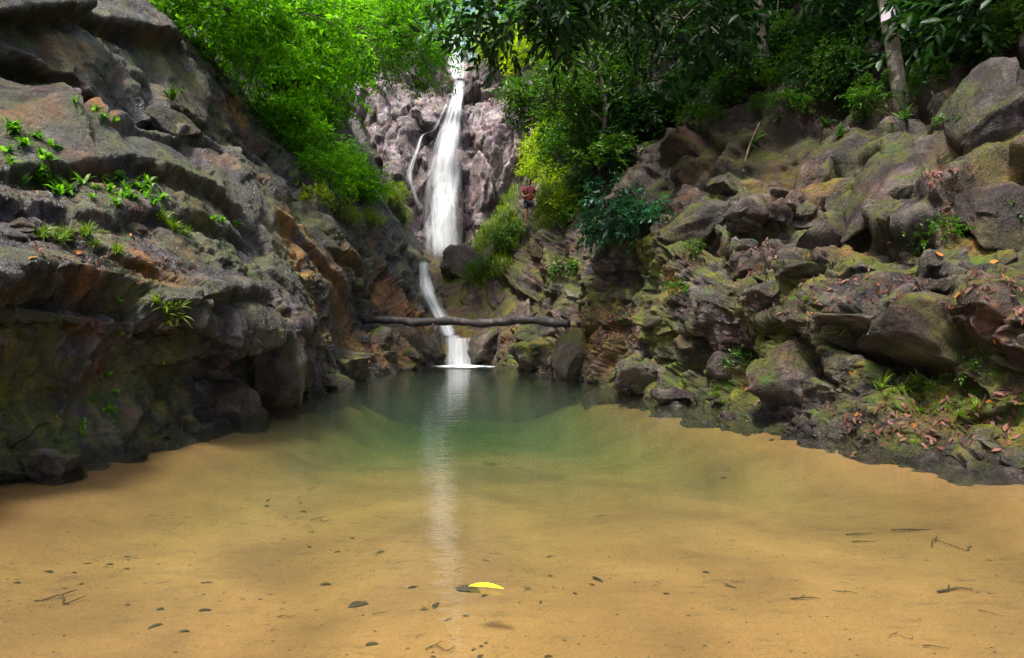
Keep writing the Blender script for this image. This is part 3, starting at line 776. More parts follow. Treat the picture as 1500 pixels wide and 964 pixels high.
def limbs(name, seed, base, C, r0, mat, frac=.6, seg=5):
    """tapered stems from the base point to the clump centres"""
    r = np.random.default_rng(seed); parts = []
    for c in C:
        m = base * (1 - frac) + c * frac * .8 + r.normal(size=3) * .12 * np.linalg.norm(c - base)
        p = spline(np.array([base, m, c]), 7)
        parts.append(tube(p, np.linspace(r0, r0 * .18, 7), seg, cap=False))
    V, Fc = join(parts)
    return new_mesh(name, V, Fc, mat)

# shrubs: foliage > stems, all copies share their meshes
SHRUB = {}
def shrub_kind(key, seed, mat, radii, clumps, per, nl, L, W, **k):
    fm, C = foliage('foliage', seed, M[mat], radii, clumps, per, nl, L, W, **k)
    off = np.array([0, 0, -radii[2] * .75])
    sm = limbs('stems', seed, off, C[::2], .022 * np.mean(radii) / .8, M['bark'])
    SHRUB[key] = (fm, sm, radii)
for i in range(2):
    shrub_kind(('bright', i), 10 + i, 'leaf_bright', (.95, .95, .8), 34, 8, 8, .18, .08)
    shrub_kind(('lime', i), 20 + i, 'leaf_lime', (.9, .9, .7), 32, 8, 8, .16, .065)
    shrub_kind(('mid', i), 30 + i, 'leaf_mid', (.95, .95, .8), 34, 8, 8, .17, .075)
    shrub_kind(('dark', i), 40 + i, 'leaf_dark', (1.0, 1.0, .85), 26, 7, 7, .25, .11, tl=.55)
    shrub_kind(('blue', i), 50 + i, 'leaf_blue', (.8, .8, .65), 22, 6, 7, .22, .10, droop=.5)
    shrub_kind(('small', i), 60 + i, 'leaf_mid', (.45, .45, .35), 14, 5, 6, .13, .065, tl=.25)
def put_shrub(key, loc, scale, label, group, cat='shrub', name='shrub', tilt=None):
    fm, sm, rad = SHRUB[key]
    root = link(name, None, label=label, cat=cat, group=group)
    root.location = loc; root.rotation_euler = (rng.uniform(-.2, .2), rng.uniform(-.2, .2), rng.uniform(0, 6.3))
    root.scale = (scale * rng.uniform(.85, 1.15), scale * rng.uniform(.85, 1.15), scale * rng.uniform(.85, 1.15))
    a = link('foliage', fm, root); b = link('stems', sm, root)
    a.location = b.location = (0, 0, rad[2] * .7)
    return root
MARKS = []
def landmark(p):
    return min(MARKS, key=lambda m: math.hypot(m[0] - p[0], m[1] - p[1]))[2] if MARKS else ''
def shrubs_at(pts, kind, label, group, which='LRB', sc=(.8, 1.2), lift=0.0, **k):
    for j, p in enumerate(pts):
        h = hit(p[0], p[1], which)
        if h is None: continue
        s_ = p[2] if len(p) > 2 else rng.uniform(*sc)
        put_shrub((kind, j % 2), h[0] + Vector((0, 0, lift)) - h[1] * .1, s_, (label + ' ' + landmark(p)).strip(), group, **k)
def jitter(poly, n):
    """n random pixels inside a polygon"""
    poly = np.array(poly, float); out = []
    lo, hi = poly.min(0), poly.max(0)
    while len(out) < n:
        p = rng.uniform(lo, hi); c = False; j = len(poly) - 1
        for i in range(len(poly)):
            if (poly[i, 1] > p[1]) != (poly[j, 1] > p[1]) and p[0] < (poly[j, 0] - poly[i, 0]) * (p[1] - poly[i, 1]) / (poly[j, 1] - poly[i, 1]) + poly[i, 0]: c = not c
            j = i
        if c: out.append(tuple(p))
    return out

MARKS[:] = [(320, 60, 'above the angular boulder ledge'), (430, 160, 'above the long rusty streak'), (530, 120, 'next to the waterfall gorge'), (420, 40, 'around the dense leaning tree')]
shrubs_at(jitter([(275, 0), (560, 0), (580, 120), (500, 190), (420, 150), (340, 90)], 22), 'bright', 'bright green leafy shrub on the upper slope', 'bright shrubs on the upper slope', 'L', (.9, 1.5))
shrubs_at(jitter([(380, 130), (500, 200), (545, 300), (480, 290), (400, 210)], 13), 'bright', 'green shrub clinging to the cliff rim', 'shrubs along the cliff rim', 'L', (.45, .8))
MARKS[:] = []
shrubs_at([(520, 250), (575, 300), (590, 325), (545, 330), (470, 300), (500, 320), (580, 285)], 'lime', 'small yellow-green bush rooted in the cracks of the steep gorge rock', 'small bushes in the gorge rock', 'L', (.3, .5))
shrubs_at([(720, 95, 1.2), (750, 95, 1.4), (785, 100, 1.3), (765, 75, 1.2), (800, 80, 1.2), (725, 75, 1.)], 'lime', 'yellow-green bush on the shoulder beside the top of the waterfall', 'bushes beside the waterfall top', 'B')
shrubs_at(jitter([(480, 40), (640, 60), (640, 20), (480, 0)], 8) + jitter([(700, 50), (840, 60), (840, 0), (700, 0)], 9), 'bright', 'sunlit shrub growing on the ground above the waterfall', 'shrubs above the waterfall', 'B', (1.3, 1.9))
shrubs_at([(720, 245, .7), (745, 230, .9), (770, 215, .9), (800, 235, .9), (790, 260, .8), (760, 195, .9), (735, 215, .7), (815, 210, 1.), (820, 280, .8), (830, 310, .7), (715, 225, .6)], 'lime', 'lime-green bush on the sunny slope above the standing person', 'lime bushes above the person', 'R')
shrubs_at(jitter([(790, 140), (880, 120), (900, 250), (860, 300), (810, 220)], 14), 'mid', 'mid green shrub under the slender tree on the forest slope', 'shrubs under the slender tree', 'R', (.7, 1.1))
shrubs_at(jitter([(860, 270), (940, 260), (930, 350), (860, 380)], 6) + [(915, 215), (900, 235)], 'blue', 'blue-green shrub hanging over the dark gap by the pool head', 'blue-green shrubs at the forest edge', 'R', (.5, .8))
MARKS[:] = [(1310, 60, 'around the tree with the white marker band'), (1455, 60, 'above the largest rounded boulder'), (1200, 100, 'over the leaning dead sticks'), (1060, 100, 'above the ochre-stained boulder'), (920, 130, 'behind the slender grey-stemmed tree')]
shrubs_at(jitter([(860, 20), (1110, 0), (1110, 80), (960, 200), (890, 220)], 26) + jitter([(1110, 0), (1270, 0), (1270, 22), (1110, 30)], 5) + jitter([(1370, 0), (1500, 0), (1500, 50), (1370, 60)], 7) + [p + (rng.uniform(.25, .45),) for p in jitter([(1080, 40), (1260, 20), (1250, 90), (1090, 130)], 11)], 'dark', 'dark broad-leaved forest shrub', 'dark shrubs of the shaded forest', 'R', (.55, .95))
shrubs_at([(1050, 110), (1080, 70), (1150, 120), (1200, 170), (1235, 150), (1270, 155), (1180, 90), (1060, 160), (1130, 90), (1160, 60), (1215, 130), (1390, 60), (1360, 40), (1430, 20), (1470, 70), (1400, 100), (1290, 160)], 'mid', 'green leafy sapling lit among dark undergrowth', 'lit saplings in the undergrowth', 'R', (.28, .45))
MARKS[:] = []
shrubs_at([(1395, 190, .45), (1380, 345, .4), (1355, 350, .38), (1340, 352, .35)], 'small', 'leafy green plant growing from the leaf-filled pocket between boulders', 'plants between the boulders', 'R', name='leafy_plant', cat='plant')
shrubs_at([(985, 440, .4), (1012, 370, .35), (1085, 545, .4), (820, 405, .7), (1110, 325, .4), (1470, 325, .45), (835, 400, .6), (1430, 540, .3)], 'small', 'small green plant rooted in a crack of the bouldery bank', 'crack plants on the bouldery bank', 'R', name='leafy_plant', cat='plant')

MARKS[:] = [(1310, 100, 'near the tree with the white marker band'), (1455, 90, 'behind the largest rounded boulder'), (1190, 120, 'beside the leaning dead sticks'), (1040, 150, 'above the ochre-stained boulder')]
shrubs_at(jitter([(960, 190), (1090, 60), (1290, 70), (1290, 150), (1100, 185), (1000, 210)], 26) + jitter([(1345, 60), (1500, 50), (1500, 95), (1420, 110), (1350, 130)], 9), 'mid', 'low green undergrowth bush on the shaded slope', 'undergrowth bushes on the shaded slope', 'R', (.22, .42))
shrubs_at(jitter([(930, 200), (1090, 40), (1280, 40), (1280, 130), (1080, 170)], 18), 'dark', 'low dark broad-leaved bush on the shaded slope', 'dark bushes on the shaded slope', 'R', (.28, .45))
MARKS[:] = []
shrubs_at([(735, 365, .45), (715, 395, .4), (760, 345, .4), (700, 405, .35), (830, 290, .5), (845, 320, .45)], 'mid', 'small green bush among the long grass below the person', 'bushes in the long grass', 'R')
TRUNK = {}
# trees
def tree(base, lean, height, r0, crowns, mat, leaf, label, seed, name='tree', group=None, bark='bark', clumps=60, per=12, nl=10, L=.13, W=.05, droop=.3, tl=.5, spread=.22):
    """trunk with limbs, and one crown of leaf sprays gathered round the given centres"""
    base = Vector(base); root = link(name, None, label=label, cat='tree', group=group, loc=base)
    r = np.random.default_rng(seed)
    top = np.array([lean[0], lean[1], height]); mid = top * .5 + np.array([r.normal() * .15, r.normal() * .15, 0])
    pts = spline(np.array([[0, 0, -.5], [0, 0, 0], mid, top]), 26)
    rad = np.linspace(r0 * 1.25, r0 * .55, 26); rad[:4] *= np.array([1.5, 1.4, 1.2, 1.08])
    parts = [tube(pts, rad, 14, .18, seed)]; TRUNK[root.name] = (pts + np.array(base[:]), rad)
    Vs, Fs, off = [], [], 0
    for (c, rd) in crowns:
        c = np.array(c) - np.array(base[:])
        d = unit(r.normal(size=(clumps * 3, 3))); d = d[d[:, 2] > -.75][:clumps]
        C = c + d * (r.uniform(.3, 1, (len(d), 1)) ** .5) * np.array(rd) * (1 + .3 * fbm(d * 1.5 + seed, 2, seed)[:, None])
        j = np.argmin(np.linalg.norm(pts - (c - np.array([0, 0, rd[2] * .6])), axis=1)); a = pts[max(j, 12)]
        p = spline(np.array([a, a * .5 + c * .5 + np.array([0, 0, .35]), c]), 10)
        parts.append(tube(p, np.linspace(r0 * .5, r0 * .25, 10), 7, .1, seed, cap=False))
        for q in C[::2]:
            b = p[r.integers(3, 10)]
            parts.append(tube(spline(np.array([b, b * .45 + q * .55 + np.array([0, 0, .2]), q]), 6), np.linspace(r0 * .2, .012, 6), 5, cap=False))
        cs = np.repeat(C, per, 0); sp = spread * np.mean(rd)
        Sc = cs + r.normal(size=cs.shape) * sp * np.array([1, 1, .55])
        T = unit(unit(Sc - c) * .6 + r.normal(size=Sc.shape) * .55)
        V, Fc = leaf_arrays(*sprays(r, Sc, T, tl, nl, L, W, droop))
        Vs.append(V); Fs.append(Fc + off); off += len(V)
    V, Fc = join(parts)
    link('trunk', new_mesh('trunk', V, Fc, M[bark]), root)
    link('crown', leaf_mesh('crown', np.concatenate(Vs), np.concatenate(Fs), M[leaf], r), root)
    return root
def at(px, py, Y): return ((px - 750) / F * Y, Y, CAMZ + (482 - py) / F * Y)
def foot(px, py, which): h = hit(px, py, which); return h[0]

f = foot(330, 40, 'L'); tree(f, (3.2, 1.0, 0), 4.0, .13, [(at(400, 40, 15.5), (2.2, 1.8, 1.6)), (at(330, 15, 14.5), (1.6, 1.5, 1.2))], None, 'leaf_bright', 'bright green tree leaning out from the cliff top with dense foliage', 11, per=10, L=.18, W=.075)
f = foot(470, 120, 'L'); tree(f, (2.5, .5, 0), 3.4, .12, [(at(510, 45, 17.5), (2.4, 1.8, 1.5)), (at(590, 70, 18.5), (1.9, 1.6, 1.3)), (at(620, 20, 19), (1.8, 1.5, 1.2))], None, 'leaf_bright', 'fine-leaved light green tree reaching across in front of the waterfall top', 12, L=.15, W=.05, per=10)
f = foot(880, 250, 'R'); tree(f, (-.4, .2, 0), 4.6, .09, [(at(850, 110, f.y - .3), (1.6, 1.5, 1.3)), (at(800, 150, f.y - .5), (1.1, 1.0, .9)), (at(900, 40, f.y), (1.9, 1.7, 1.3))], None, 'leaf_mid', 'slender grey-stemmed tree standing behind the blue-green shrubs', 13, L=.16, W=.065, clumps=46, per=9)
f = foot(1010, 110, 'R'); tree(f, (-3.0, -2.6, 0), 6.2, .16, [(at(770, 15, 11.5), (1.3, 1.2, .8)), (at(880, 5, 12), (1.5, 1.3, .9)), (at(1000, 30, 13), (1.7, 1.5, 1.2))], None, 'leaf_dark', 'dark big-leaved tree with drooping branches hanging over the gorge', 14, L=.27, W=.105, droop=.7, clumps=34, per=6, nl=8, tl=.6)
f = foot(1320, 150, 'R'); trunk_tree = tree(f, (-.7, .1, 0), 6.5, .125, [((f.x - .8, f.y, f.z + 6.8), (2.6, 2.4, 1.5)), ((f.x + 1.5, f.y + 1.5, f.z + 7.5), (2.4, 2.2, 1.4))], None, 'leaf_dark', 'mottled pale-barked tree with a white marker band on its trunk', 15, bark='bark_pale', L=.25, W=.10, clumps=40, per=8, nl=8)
# forest trees standing on the bank, their crowns above view added to darken it
for k, (x, y, hgt) in enumerate([(6.5, 14.5, 6.5), (9.5, 12.5, 6), (8.2, 17, 6.5), (11.5, 8.5, 6), (12, 4.5, 6), (11.5, 15.5, 6), (5.5, 19.5, 6), (10.5, 0.5, 7)]):
    g = ground(x, y, 'R')
    if g is None: continue
    b = g[0]
    tree(b, (-.9, 0, 0), hgt, .14, [((b.x - 1.2, b.y, b.z + hgt + .3), (2.6, 2.6, 1.4)), ((b.x + 1.2, b.y + .8, b.z + hgt + 1.3), (2.4, 2.4, 1.3))], None, 'leaf_dark', 'tall dark forest tree standing in the shaded undergrowth above the boulders', 70 + k, group='forest trees above the bouldery bank', L=.25, W=.10, clumps=34, per=7, nl=8)
for k, (x, y, hgt) in enumerate([(-12, 5, 5), (-11.5, 10, 5), (-12.5, 0, 5)]):  # unseen trees beyond the view, added to shade the near cliff
    g = ground(x, y, 'L'); b = g[0]
    tree(b, (1.2, 0, 0), hgt, .15, [((b.x + 1.5, b.y, b.z + hgt), (2.6, 2.6, 1.4))], None, 'leaf_mid', 'unseen tree added above the dark upper cliff to shade it', 90 + k, group='added shade trees above the dark cliff', L=.2, W=.08, clumps=40, per=8, nl=8)
for k, (x, y, z) in enumerate([(-5.5, 37, 17.5), (1.5, 37, 18), (-9, 35, 18), (5, 35, 18.5)]):
    tree((x, y, z - 1), (0, 0, 0), 4.5, .15, [((x, y, z + 4.5), (2.6, 2.4, 2.2))], None, 'leaf_bright', 'sunlit tree standing on the hill above the waterfall', 95 + k, group='trees on the hill above the waterfall', L=.24, W=.10, clumps=50, per=9, nl=8)

# ------------------------------------------------------------------ falling water
def fall_mat(name, lo, hi, streak=9.0, col=(.86, .90, .96)):
    t = NT(name)
    u, v = t.attr('u'), t.attr('v')
    vec = t.n('CombineXYZ', X=t.math('MULTIPLY', u, streak), Y=t.math('MULTIPLY', v, .55), Z=0.0)
    n = t.noise(vec, 1.0, 6, .62, .35)
    edge = t.math('SUBTRACT', 1.0, t.math('POWER', t.math('ABSOLUTE', t.math('SUBTRACT', t.math('MULTIPLY', u, 2.0), 1.0)), 2.2))
    a = t.math('MULTIPLY', t.step(t.math('ADD', n, t.math('MULTIPLY', t.math('SUBTRACT', edge, .6), .45)), lo, hi), t.step(edge, 0.0, .75))
    a = t.math('MULTIPLY', a, t.attr('fade'))
    d = t.n('BsdfDiffuse', Color=col); tr = t.n('BsdfTranslucent', Color=col)
    w_ = t.n('MixShader', i0=.45, i1=d, i2=tr)
    return t.done(t.n('MixShader', i0=a, i1=t.n('BsdfTransparent'), i2=w_))
M['fall'] = fall_mat('falling_water', .24, .95, 6.0)
M['veil'] = fall_mat('thin_falling_water', .38, 1.0, 5.0)
def sheet(name, rows, parent, mat, which='B', off=.22, n=60, m=26, bulge=.35, Ys=None, seed=0):
    """a curtain of water down the rock: rows of (px, py, width px), standing off the wall it runs down"""
    pts, wid = [], []
    for k, (px, py, wd) in enumerate(rows):
        if Ys is not None: Y = Ys[k]
        else:
            hs = [hit(px + a * wd, py, which) for a in (-.4, 0, .4)]
            Y = min(h[0].y for h in hs if h) - off
        pts.append(at(px, py, Y)); wid.append(wd * Y / F)
    pts = np.array(pts); wid = np.array(wid)
    if Ys is None: pts[:, 1] = np.minimum.accumulate(pts[::-1, 1])[::-1] if pts[0, 2] < pts[-1, 2] else np.minimum.accumulate(pts[:, 1])
    C = spline(np.column_stack([pts, wid]), n)
    u = np.linspace(0, 1, m); v = np.concatenate([[0], np.cumsum(np.linalg.norm(np.diff(C[:, :3], axis=0), axis=1))])
    X = C[:, None, 0] + (u - .5)[None] * C[:, None, 3]
    rip = fbm(np.stack(np.broadcast_arrays((u * 7)[None], (v * .35)[:, None], np.array(float(seed))), -1), 3, seed + 900)
    Yy = C[:, None, 1] - bulge * (1 - (2 * u - 1) ** 2)[None] * C[:, None, 3] * .5 + rip * .10
    Z = np.broadcast_to(C[:, None, 2], X.shape)
    U, Vv = np.broadcast_to(u[None], X.shape), np.broadcast_to(v[:, None], X.shape)
    fade = np.broadcast_to((smooth(v, 0, v[-1] * .06) * (1 - smooth(v, v[-1] * .93, v[-1])))[:, None] * .97, X.shape)
    me = new_mesh(name, np.stack([X, Yy, Z], -1).reshape(-1, 3), grid_faces(n, m), M[mat], True, {'u': U + seed * 3.7, 'v': Vv, 'fade': fade})
    me.attributes['u'].data.foreach_set('value', np.ascontiguousarray(U, dtype=np.float32).ravel())
    return link(name, me, parent)
b = hit(650, 372)
wf = link('waterfall', None, label='tall silky white waterfall pouring down the back wall of the gorge', cat='waterfall', loc=b[0])
def under(o): o.matrix_parent_inverse = Matrix.Translation(-wf.location); return o
MAIN = [(673, 118, 18), (668, 150, 25), (661, 185, 38), (654, 225, 52), (650, 270, 61), (648, 320, 66), (649, 385, 64)]
under(sheet('main_fall', MAIN, wf, 'fall', off=.40, seed=1))
under(sheet('main_fall', [(x + 3, y, w_ * .72) for x, y, w_ in MAIN], wf, 'fall', off=1.05, seed=2))
under(sheet('side_stream', [(665, 128, 5), (653, 156, 6), (643, 178, 6), (634, 193, 9), (619, 201, 8), (611, 222, 10), (604, 240, 9), (600, 262, 13), (608, 282, 11), (615, 300, 12), (627, 318, 9)], wf, 'veil', off=.18, n=90, m=12, seed=4))
under(sheet('upper_fall', [(661, 30, 30), (663, 65, 40), (668, 92, 34), (672, 118, 24)], wf, 'fall', Ys=[31.6, 31.2, 30.4, 28.6], seed=5))
# the cascade from the foot of the fall down to the pool
lc = link('cascade', None, label='narrow white cascade running between boulders from the waterfall foot under the log into the pool', cat='waterfall', loc=(-2.0, 19, .3))
def under2(o): o.matrix_parent_inverse = Matrix.Translation(-lc.location); return o
CAS = [(621, 382, 16), (621, 392, 19), (622, 405, 22), (628, 430, 27), (641, 455, 30), (652, 476, 30), (660, 495, 24)]
under2(sheet('chute', CAS, lc, 'fall', which='LRS', off=.10, n=50, m=16, bulge=.5, seed=6))
under2(sheet('chute', [(x + 1, y, w_ * .6) for x, y, w_ in CAS], lc, 'fall', which='LRS', off=.22, n=50, m=16, bulge=.5, seed=7))
under2(sheet('step_fall', [(671, 494, 50), (672, 508, 50), (673, 522, 56), (673, 536, 62)], lc, 'fall', Ys=[18.75, 18.65, 18.6, 18.55], n=24, m=24, seed=8))
under2(sheet('step_fall', [(665, 490, 24), (666, 515, 24), (668, 538, 30)], lc, 'fall', Ys=[18.65, 18.55, 18.5], n=24, m=10, seed=9))
def foam():
    t = NT('foam'); pos = t.n('TexCoord').outputs['Object']
    n = t.noise(pos, 2.2, 6, .65, .5); r_ = t.math('SUBTRACT', 1.0, t.n('VectorMath', {'operation': 'LENGTH'}, i0=pos).outputs['Value'])
    a = t.math('MULTIPLY', t.step(t.math('ADD', t.math('MULTIPLY', n, 1.5), r_), .95, 1.6), .92)
    m = t.done(t.n('MixShader', i0=a, i1=t.n('BsdfTransparent'), i2=t.n('BsdfDiffuse', Color=(.85, .9, .93))))
    q = np.linspace(-1, 1, 40); A, B = np.meshgrid(q, q, indexing='ij')
    rr = np.hypot(A, B); Z = .05 * np.exp(-rr * rr * 3) + fbm(np.stack([A * 4, B * 4, A * 0], -1), 3, 5) * .012 * (rr < 1)
    o = link('foam', new_mesh('foam', np.stack([A, B, Z], -1).reshape(-1, 3), grid_faces(40, 40)[:, ::-1], m), lc)
    o.matrix_parent_inverse = Matrix.Translation(-lc.location); o.location = (-1.6, 17.9, .012); o.scale = (1.35, 1.15, 1)
foam()

# ------------------------------------------------------------------ fallen log across the stream
def log():
    Y = 16.6
    P = np.array([at(526, 474, Y + .1), at(560, 468, Y), at(610, 473, Y - .1), at(660, 471, Y - .3), at(705, 473, Y - .5), at(745, 470, Y - .8), at(765, 467, Y - 1.0), at(800, 471, Y - 1.3), at(834, 473, Y - 1.6)])
    base = P[4].copy()
    C = spline(P - base, 70)
    C[:, 2] += fbm(C * 2.3, 2, 3) * .05
    n = len(C); x = np.linspace(0, 1, n)
    rad = np.interp(x, [0, .04, .12, .3, .5, .70, .78, .84, .95, 1], [.05, .10, .11, .12, .115, .12, .155, .12, .11, .07])
    root = link('fallen_log', None, label='dark wet log lying across the stream mouth from cliff to bank', cat='log', loc=base)
    V, Fc = tube(C, rad, 20, .5, 5)
    link('stem', new_mesh('stem', V, Fc, M['log']), root)
    for k, (i, d, r_) in enumerate([(54, (.25, -.1, .22), .06), (22, (-.12, -.15, -.22), .04), (4, (-.3, -.1, .12), .05), (2, (-.35, .05, -.1), .045), (40, (.1, -.12, .12), .03)]):
        V, Fc = tube(np.array([C[i] + np.array(d) * f_ for f_ in (0, .4, .75, 1)]), np.array([1.3, 1, .75, .35]) * r_, 8, .3, k)
        link('branch_stub', new_mesh('branch_stub', V, Fc, M['log']), root)
log()

# ------------------------------------------------------------------ plants on the rock
def tuft_mesh(name, seed, mat, n, L, W, spread=.9, segs=3):
    r = np.random.default_rng(seed); Vs, Fs = [], []; rnd = []
    for k in range(n):
        a = r.uniform(0, 6.283); out = r.uniform(.25, spread); l = L * r.uniform(.55, 1.15); w_ = W * r.uniform(.7, 1.2)
        d = np.array([math.cos(a), math.sin(a), 0]); sd = np.array([-d[1], d[0], 0])
        b0 = r.normal(size=3) * L * .08; b0[2] = 0; o = len(Vs) * 0 + sum(len(v) for v in Vs)
        pts = [b0 + d * l * out * f_ ** 1.3 + np.array([0, 0, 1]) * l * (f_ * (1.15 - .25 * out) - out * .75 * f_ ** 2.2) for f_ in np.linspace(0, 1, segs + 1)]
        ws = w_ * np.array([.45, 1, .75, 0.02] if segs == 3 else np.interp(np.linspace(0, 1, segs + 1), [0, .4, 1], [.5, 1, .02]))
        v = []
        for p, ww in zip(pts, ws): v += [p - sd * ww / 2, p + sd * ww / 2 + np.array([0, 0, .15 * ww])]
        Vs.append(np.array(v)); rnd += [r.uniform()] * len(v)
        for i in range(segs): Fs.append((o + 2 * i, o + 2 * i + 1, o + 2 * i + 3, o + 2 * i + 2))
    return new_mesh(name, np.concatenate(Vs), np.array(Fs), M[mat], True, {'rnd': rnd})
TUFT = {'grass': [tuft_mesh('grass_tuft', 200 + k, 'grass', 70, .24, .012) for k in range(3)],
        'rosette': [tuft_mesh('rosette_plant', 210 + k, 'leaf_bright', 11, .17, .04, 1.0) for k in range(3)],
        'fern': [tuft_mesh('fern', 220 + k, 'leaf_mid', 16, .28, .05, 1.0, 4) for k in range(3)],
        'long': [tuft_mesh('strap_leaved_plant', 230 + k, 'grass', 16, .30, .022, 1.0, 4) for k in range(2)],
        'pale': [tuft_mesh('pale_leaf_plant', 240, 'litter', 7, .22, .06, 1.0, 4)]}
def tufts(kind, name, pts, label, group, cat, which='L', sc=(.7, 1.1), upright=.55):
    for j, p in enumerate(pts):
        h = hit(p[0], p[1], which)
        if h is None: continue
        o = link(name, TUFT[kind][j % len(TUFT[kind])], label=label, cat=cat, group=group)
        o.location = h[0] - h[1] * .01
        n = (h[1] * (1 - upright) + Vector((0, 0, 1)) * upright).normalized()
        o.rotation_mode = 'QUATERNION'
        o.rotation_quaternion = n.to_track_quat('Z', 'Y') @ Matrix.Rotation(rng.uniform(0, 6.3), 3, 'Z').to_quaternion()
        s_ = p[2] if len(p) > 2 else rng.uniform(*sc); o.scale = (s_,) * 3
tufts('rosette', 'rosette_plant', [(20, 192), (50, 200), (35, 215), (60, 228), (75, 215), (15, 240), (110, 150), (150, 172), (140, 162), (168, 178), (265, 135), (80, 268), (100, 262)], 'small bright rosette plant on the upper ledge below the dark cliff face', 'rosettes on the upper ledge', 'plant')
tufts('rosette', 'rosette_plant', [(120, 270), (105, 280), (150, 262), (160, 280), (185, 290), (215, 280), (225, 300), (235, 292), (85, 285), (50, 262), (30, 268), (310, 322), (325, 326), (345, 330), (200, 275), (172, 300)], 'small bright rosette plant in the green band between two cliff ledges', 'rosettes between the ledges', 'plant', sc=(.8, 1.4))
tufts('rosette', 'rosette_plant', jitter([(50, 240), (240, 268), (245, 308), (150, 300), (50, 285)], 26), 'small bright rosette plant in the green band between two cliff ledges', 'rosettes between the ledges', 'plant', sc=(.6, 1.2))
tufts('rosette', 'rosette_plant', jitter([(0, 180), (60, 195), (90, 235), (0, 245)], 10), 'small bright rosette plant on the upper ledge below the dark cliff face', 'rosettes on the upper ledge', 'plant', sc=(.6, 1.1))
tufts('grass', 'grass_tuft', [(232, 322), (245, 330), (255, 338), (62, 348), (85, 355), (100, 350), (125, 345), (140, 360), (270, 345), (170, 370)], 'tuft of short green grass on the leaf-strewn rock shelf', 'grass tufts on the rock shelf', 'grass', sc=(.6, 1.1))
tufts('long', 'strap_leaved_plant', [(240, 455), (255, 465), (245, 475), (262, 452), (230, 445)], 'straggling long-leaved plant hanging over the lip of the overhang', 'hanging plants on the overhang lip', 'plant', sc=(.7, 1.0))
tufts('rosette', 'rosette_plant', [(172, 440), (158, 550), (168, 574), (135, 588), (150, 602), (122, 622), (118, 635), (248, 512), (242, 530), (175, 490), (160, 600)], 'tiny bright rosette plant in the dark cleft beneath the overhang', 'rosettes in the dark cleft', 'plant', sc=(.35, .6), upright=.4)
tufts('pale', 'pale_leaf_plant', [(145, 548, .6)], 'limp pale-leaved plant in the dark cleft under the overhang', None, 'plant', upright=.3)
tufts('fern', 'fern', [(400, 205), (385, 185), (420, 200), (410, 225), (440, 250), (375, 170), (320, 120), (335, 140), (505, 262), (510, 300), (450, 285), (250, 145)], 'green fern on the dark earth along the cliff rim', 'ferns along the cliff rim', 'fern', sc=(.8, 1.4))
tufts('fern', 'fern', [(1180, 165), (1240, 150), (1160, 110), (1210, 185), (1270, 165), (1060, 150), (1020, 170), (1350, 120), (1385, 110), (1415, 125), (1330, 175), (1100, 215), (1140, 175), (1480, 110), (1440, 95), (1230, 200)], 'dark green fern on the leaf-covered earth above the boulders', 'ferns above the boulders', 'fern', 'R', (.9, 1.6))
tufts('long', 'strap_leaved_plant', [(1355, 365), (1345, 372), (1120, 490), (1230, 490), (1290, 570), (1320, 568), (1350, 560)], 'strap-leaved green plant drooping among the brown boulders', 'strap-leaved plants on the bank', 'plant', 'R', (.6, 1.0))
tufts('grass', 'grass_tuft', jitter([(1330, 575), (1440, 588), (1430, 612), (1340, 605)], 16) + jitter([(1035, 545), (1065, 560), (1060, 590), (1035, 590)], 8) + jitter([(1295, 545), (1390, 555), (1380, 575), (1300, 575)], 11) + [(1390, 600), (1370, 590), (1410, 595), (1050, 570), (1045, 560), (1000, 550), (1300, 580), (1340, 650), (1480, 585), (1330, 570), (1180, 440), (1100, 460)], 'short mossy grass tuft on the low shore rocks of the bouldery bank', 'mossy tufts on the shore rocks', 'grass', 'R', (.25, .45))

def stuff_blades(name, label, polys, mat, n, L, W, which, cat):
    """ground cover: blades rooted on the slope wherever the pixels of the polygon look"""
    Vs, rnd, off, Fs = [], [], 0, []
    for poly, wgt in polys:
        for p in jitter(poly, int(n * wgt)):
            h = hit(p[0], p[1], which)
            if h is None: continue
            for q in range(7):
                a = rng.uniform(0, 6.283); l = L * rng.uniform(.5, 1.2)
                b0 = np.array(h[0]) + rng.normal(size=3) * .07
                d = np.array([math.cos(a), math.sin(a), 0]) * .6 + np.array(h[1]) * .4; sd = np.array([-math.sin(a), math.cos(a), 0]) * W
                t1 = b0 + d * l * .3 + np.array([0, 0, .55 * l]); t2 = b0 + d * l * .85 + np.array([0, 0, .45 * l])
                Vs += [b0 - sd * .5, b0 + sd * .5, t1 + sd * .5, t1 - sd * .5, t2]
                Fs += [(off, off + 1, off + 2), (off, off + 2, off + 3), (off + 3, off + 2, off + 4)]
                rnd += [rng.uniform()] * 5; off += 5
    return link(name, new_mesh(name, np.array(Vs), np.array(Fs), M[mat], True, {'rnd': rnd}), label=label, cat=cat, kind='stuff')
stuff_blades('grass', 'long yellow-green grass hanging down the slope below the person', [([(700, 330), (745, 300), (770, 335), (740, 400), (690, 425), (680, 400)], .5), ([(790, 260), (850, 240), (840, 330), (785, 335)], .3), ([(700, 250), (760, 250), (760, 300), (715, 320)], .2)], 'grass', 1500, .32, .014, 'R', 'grass')

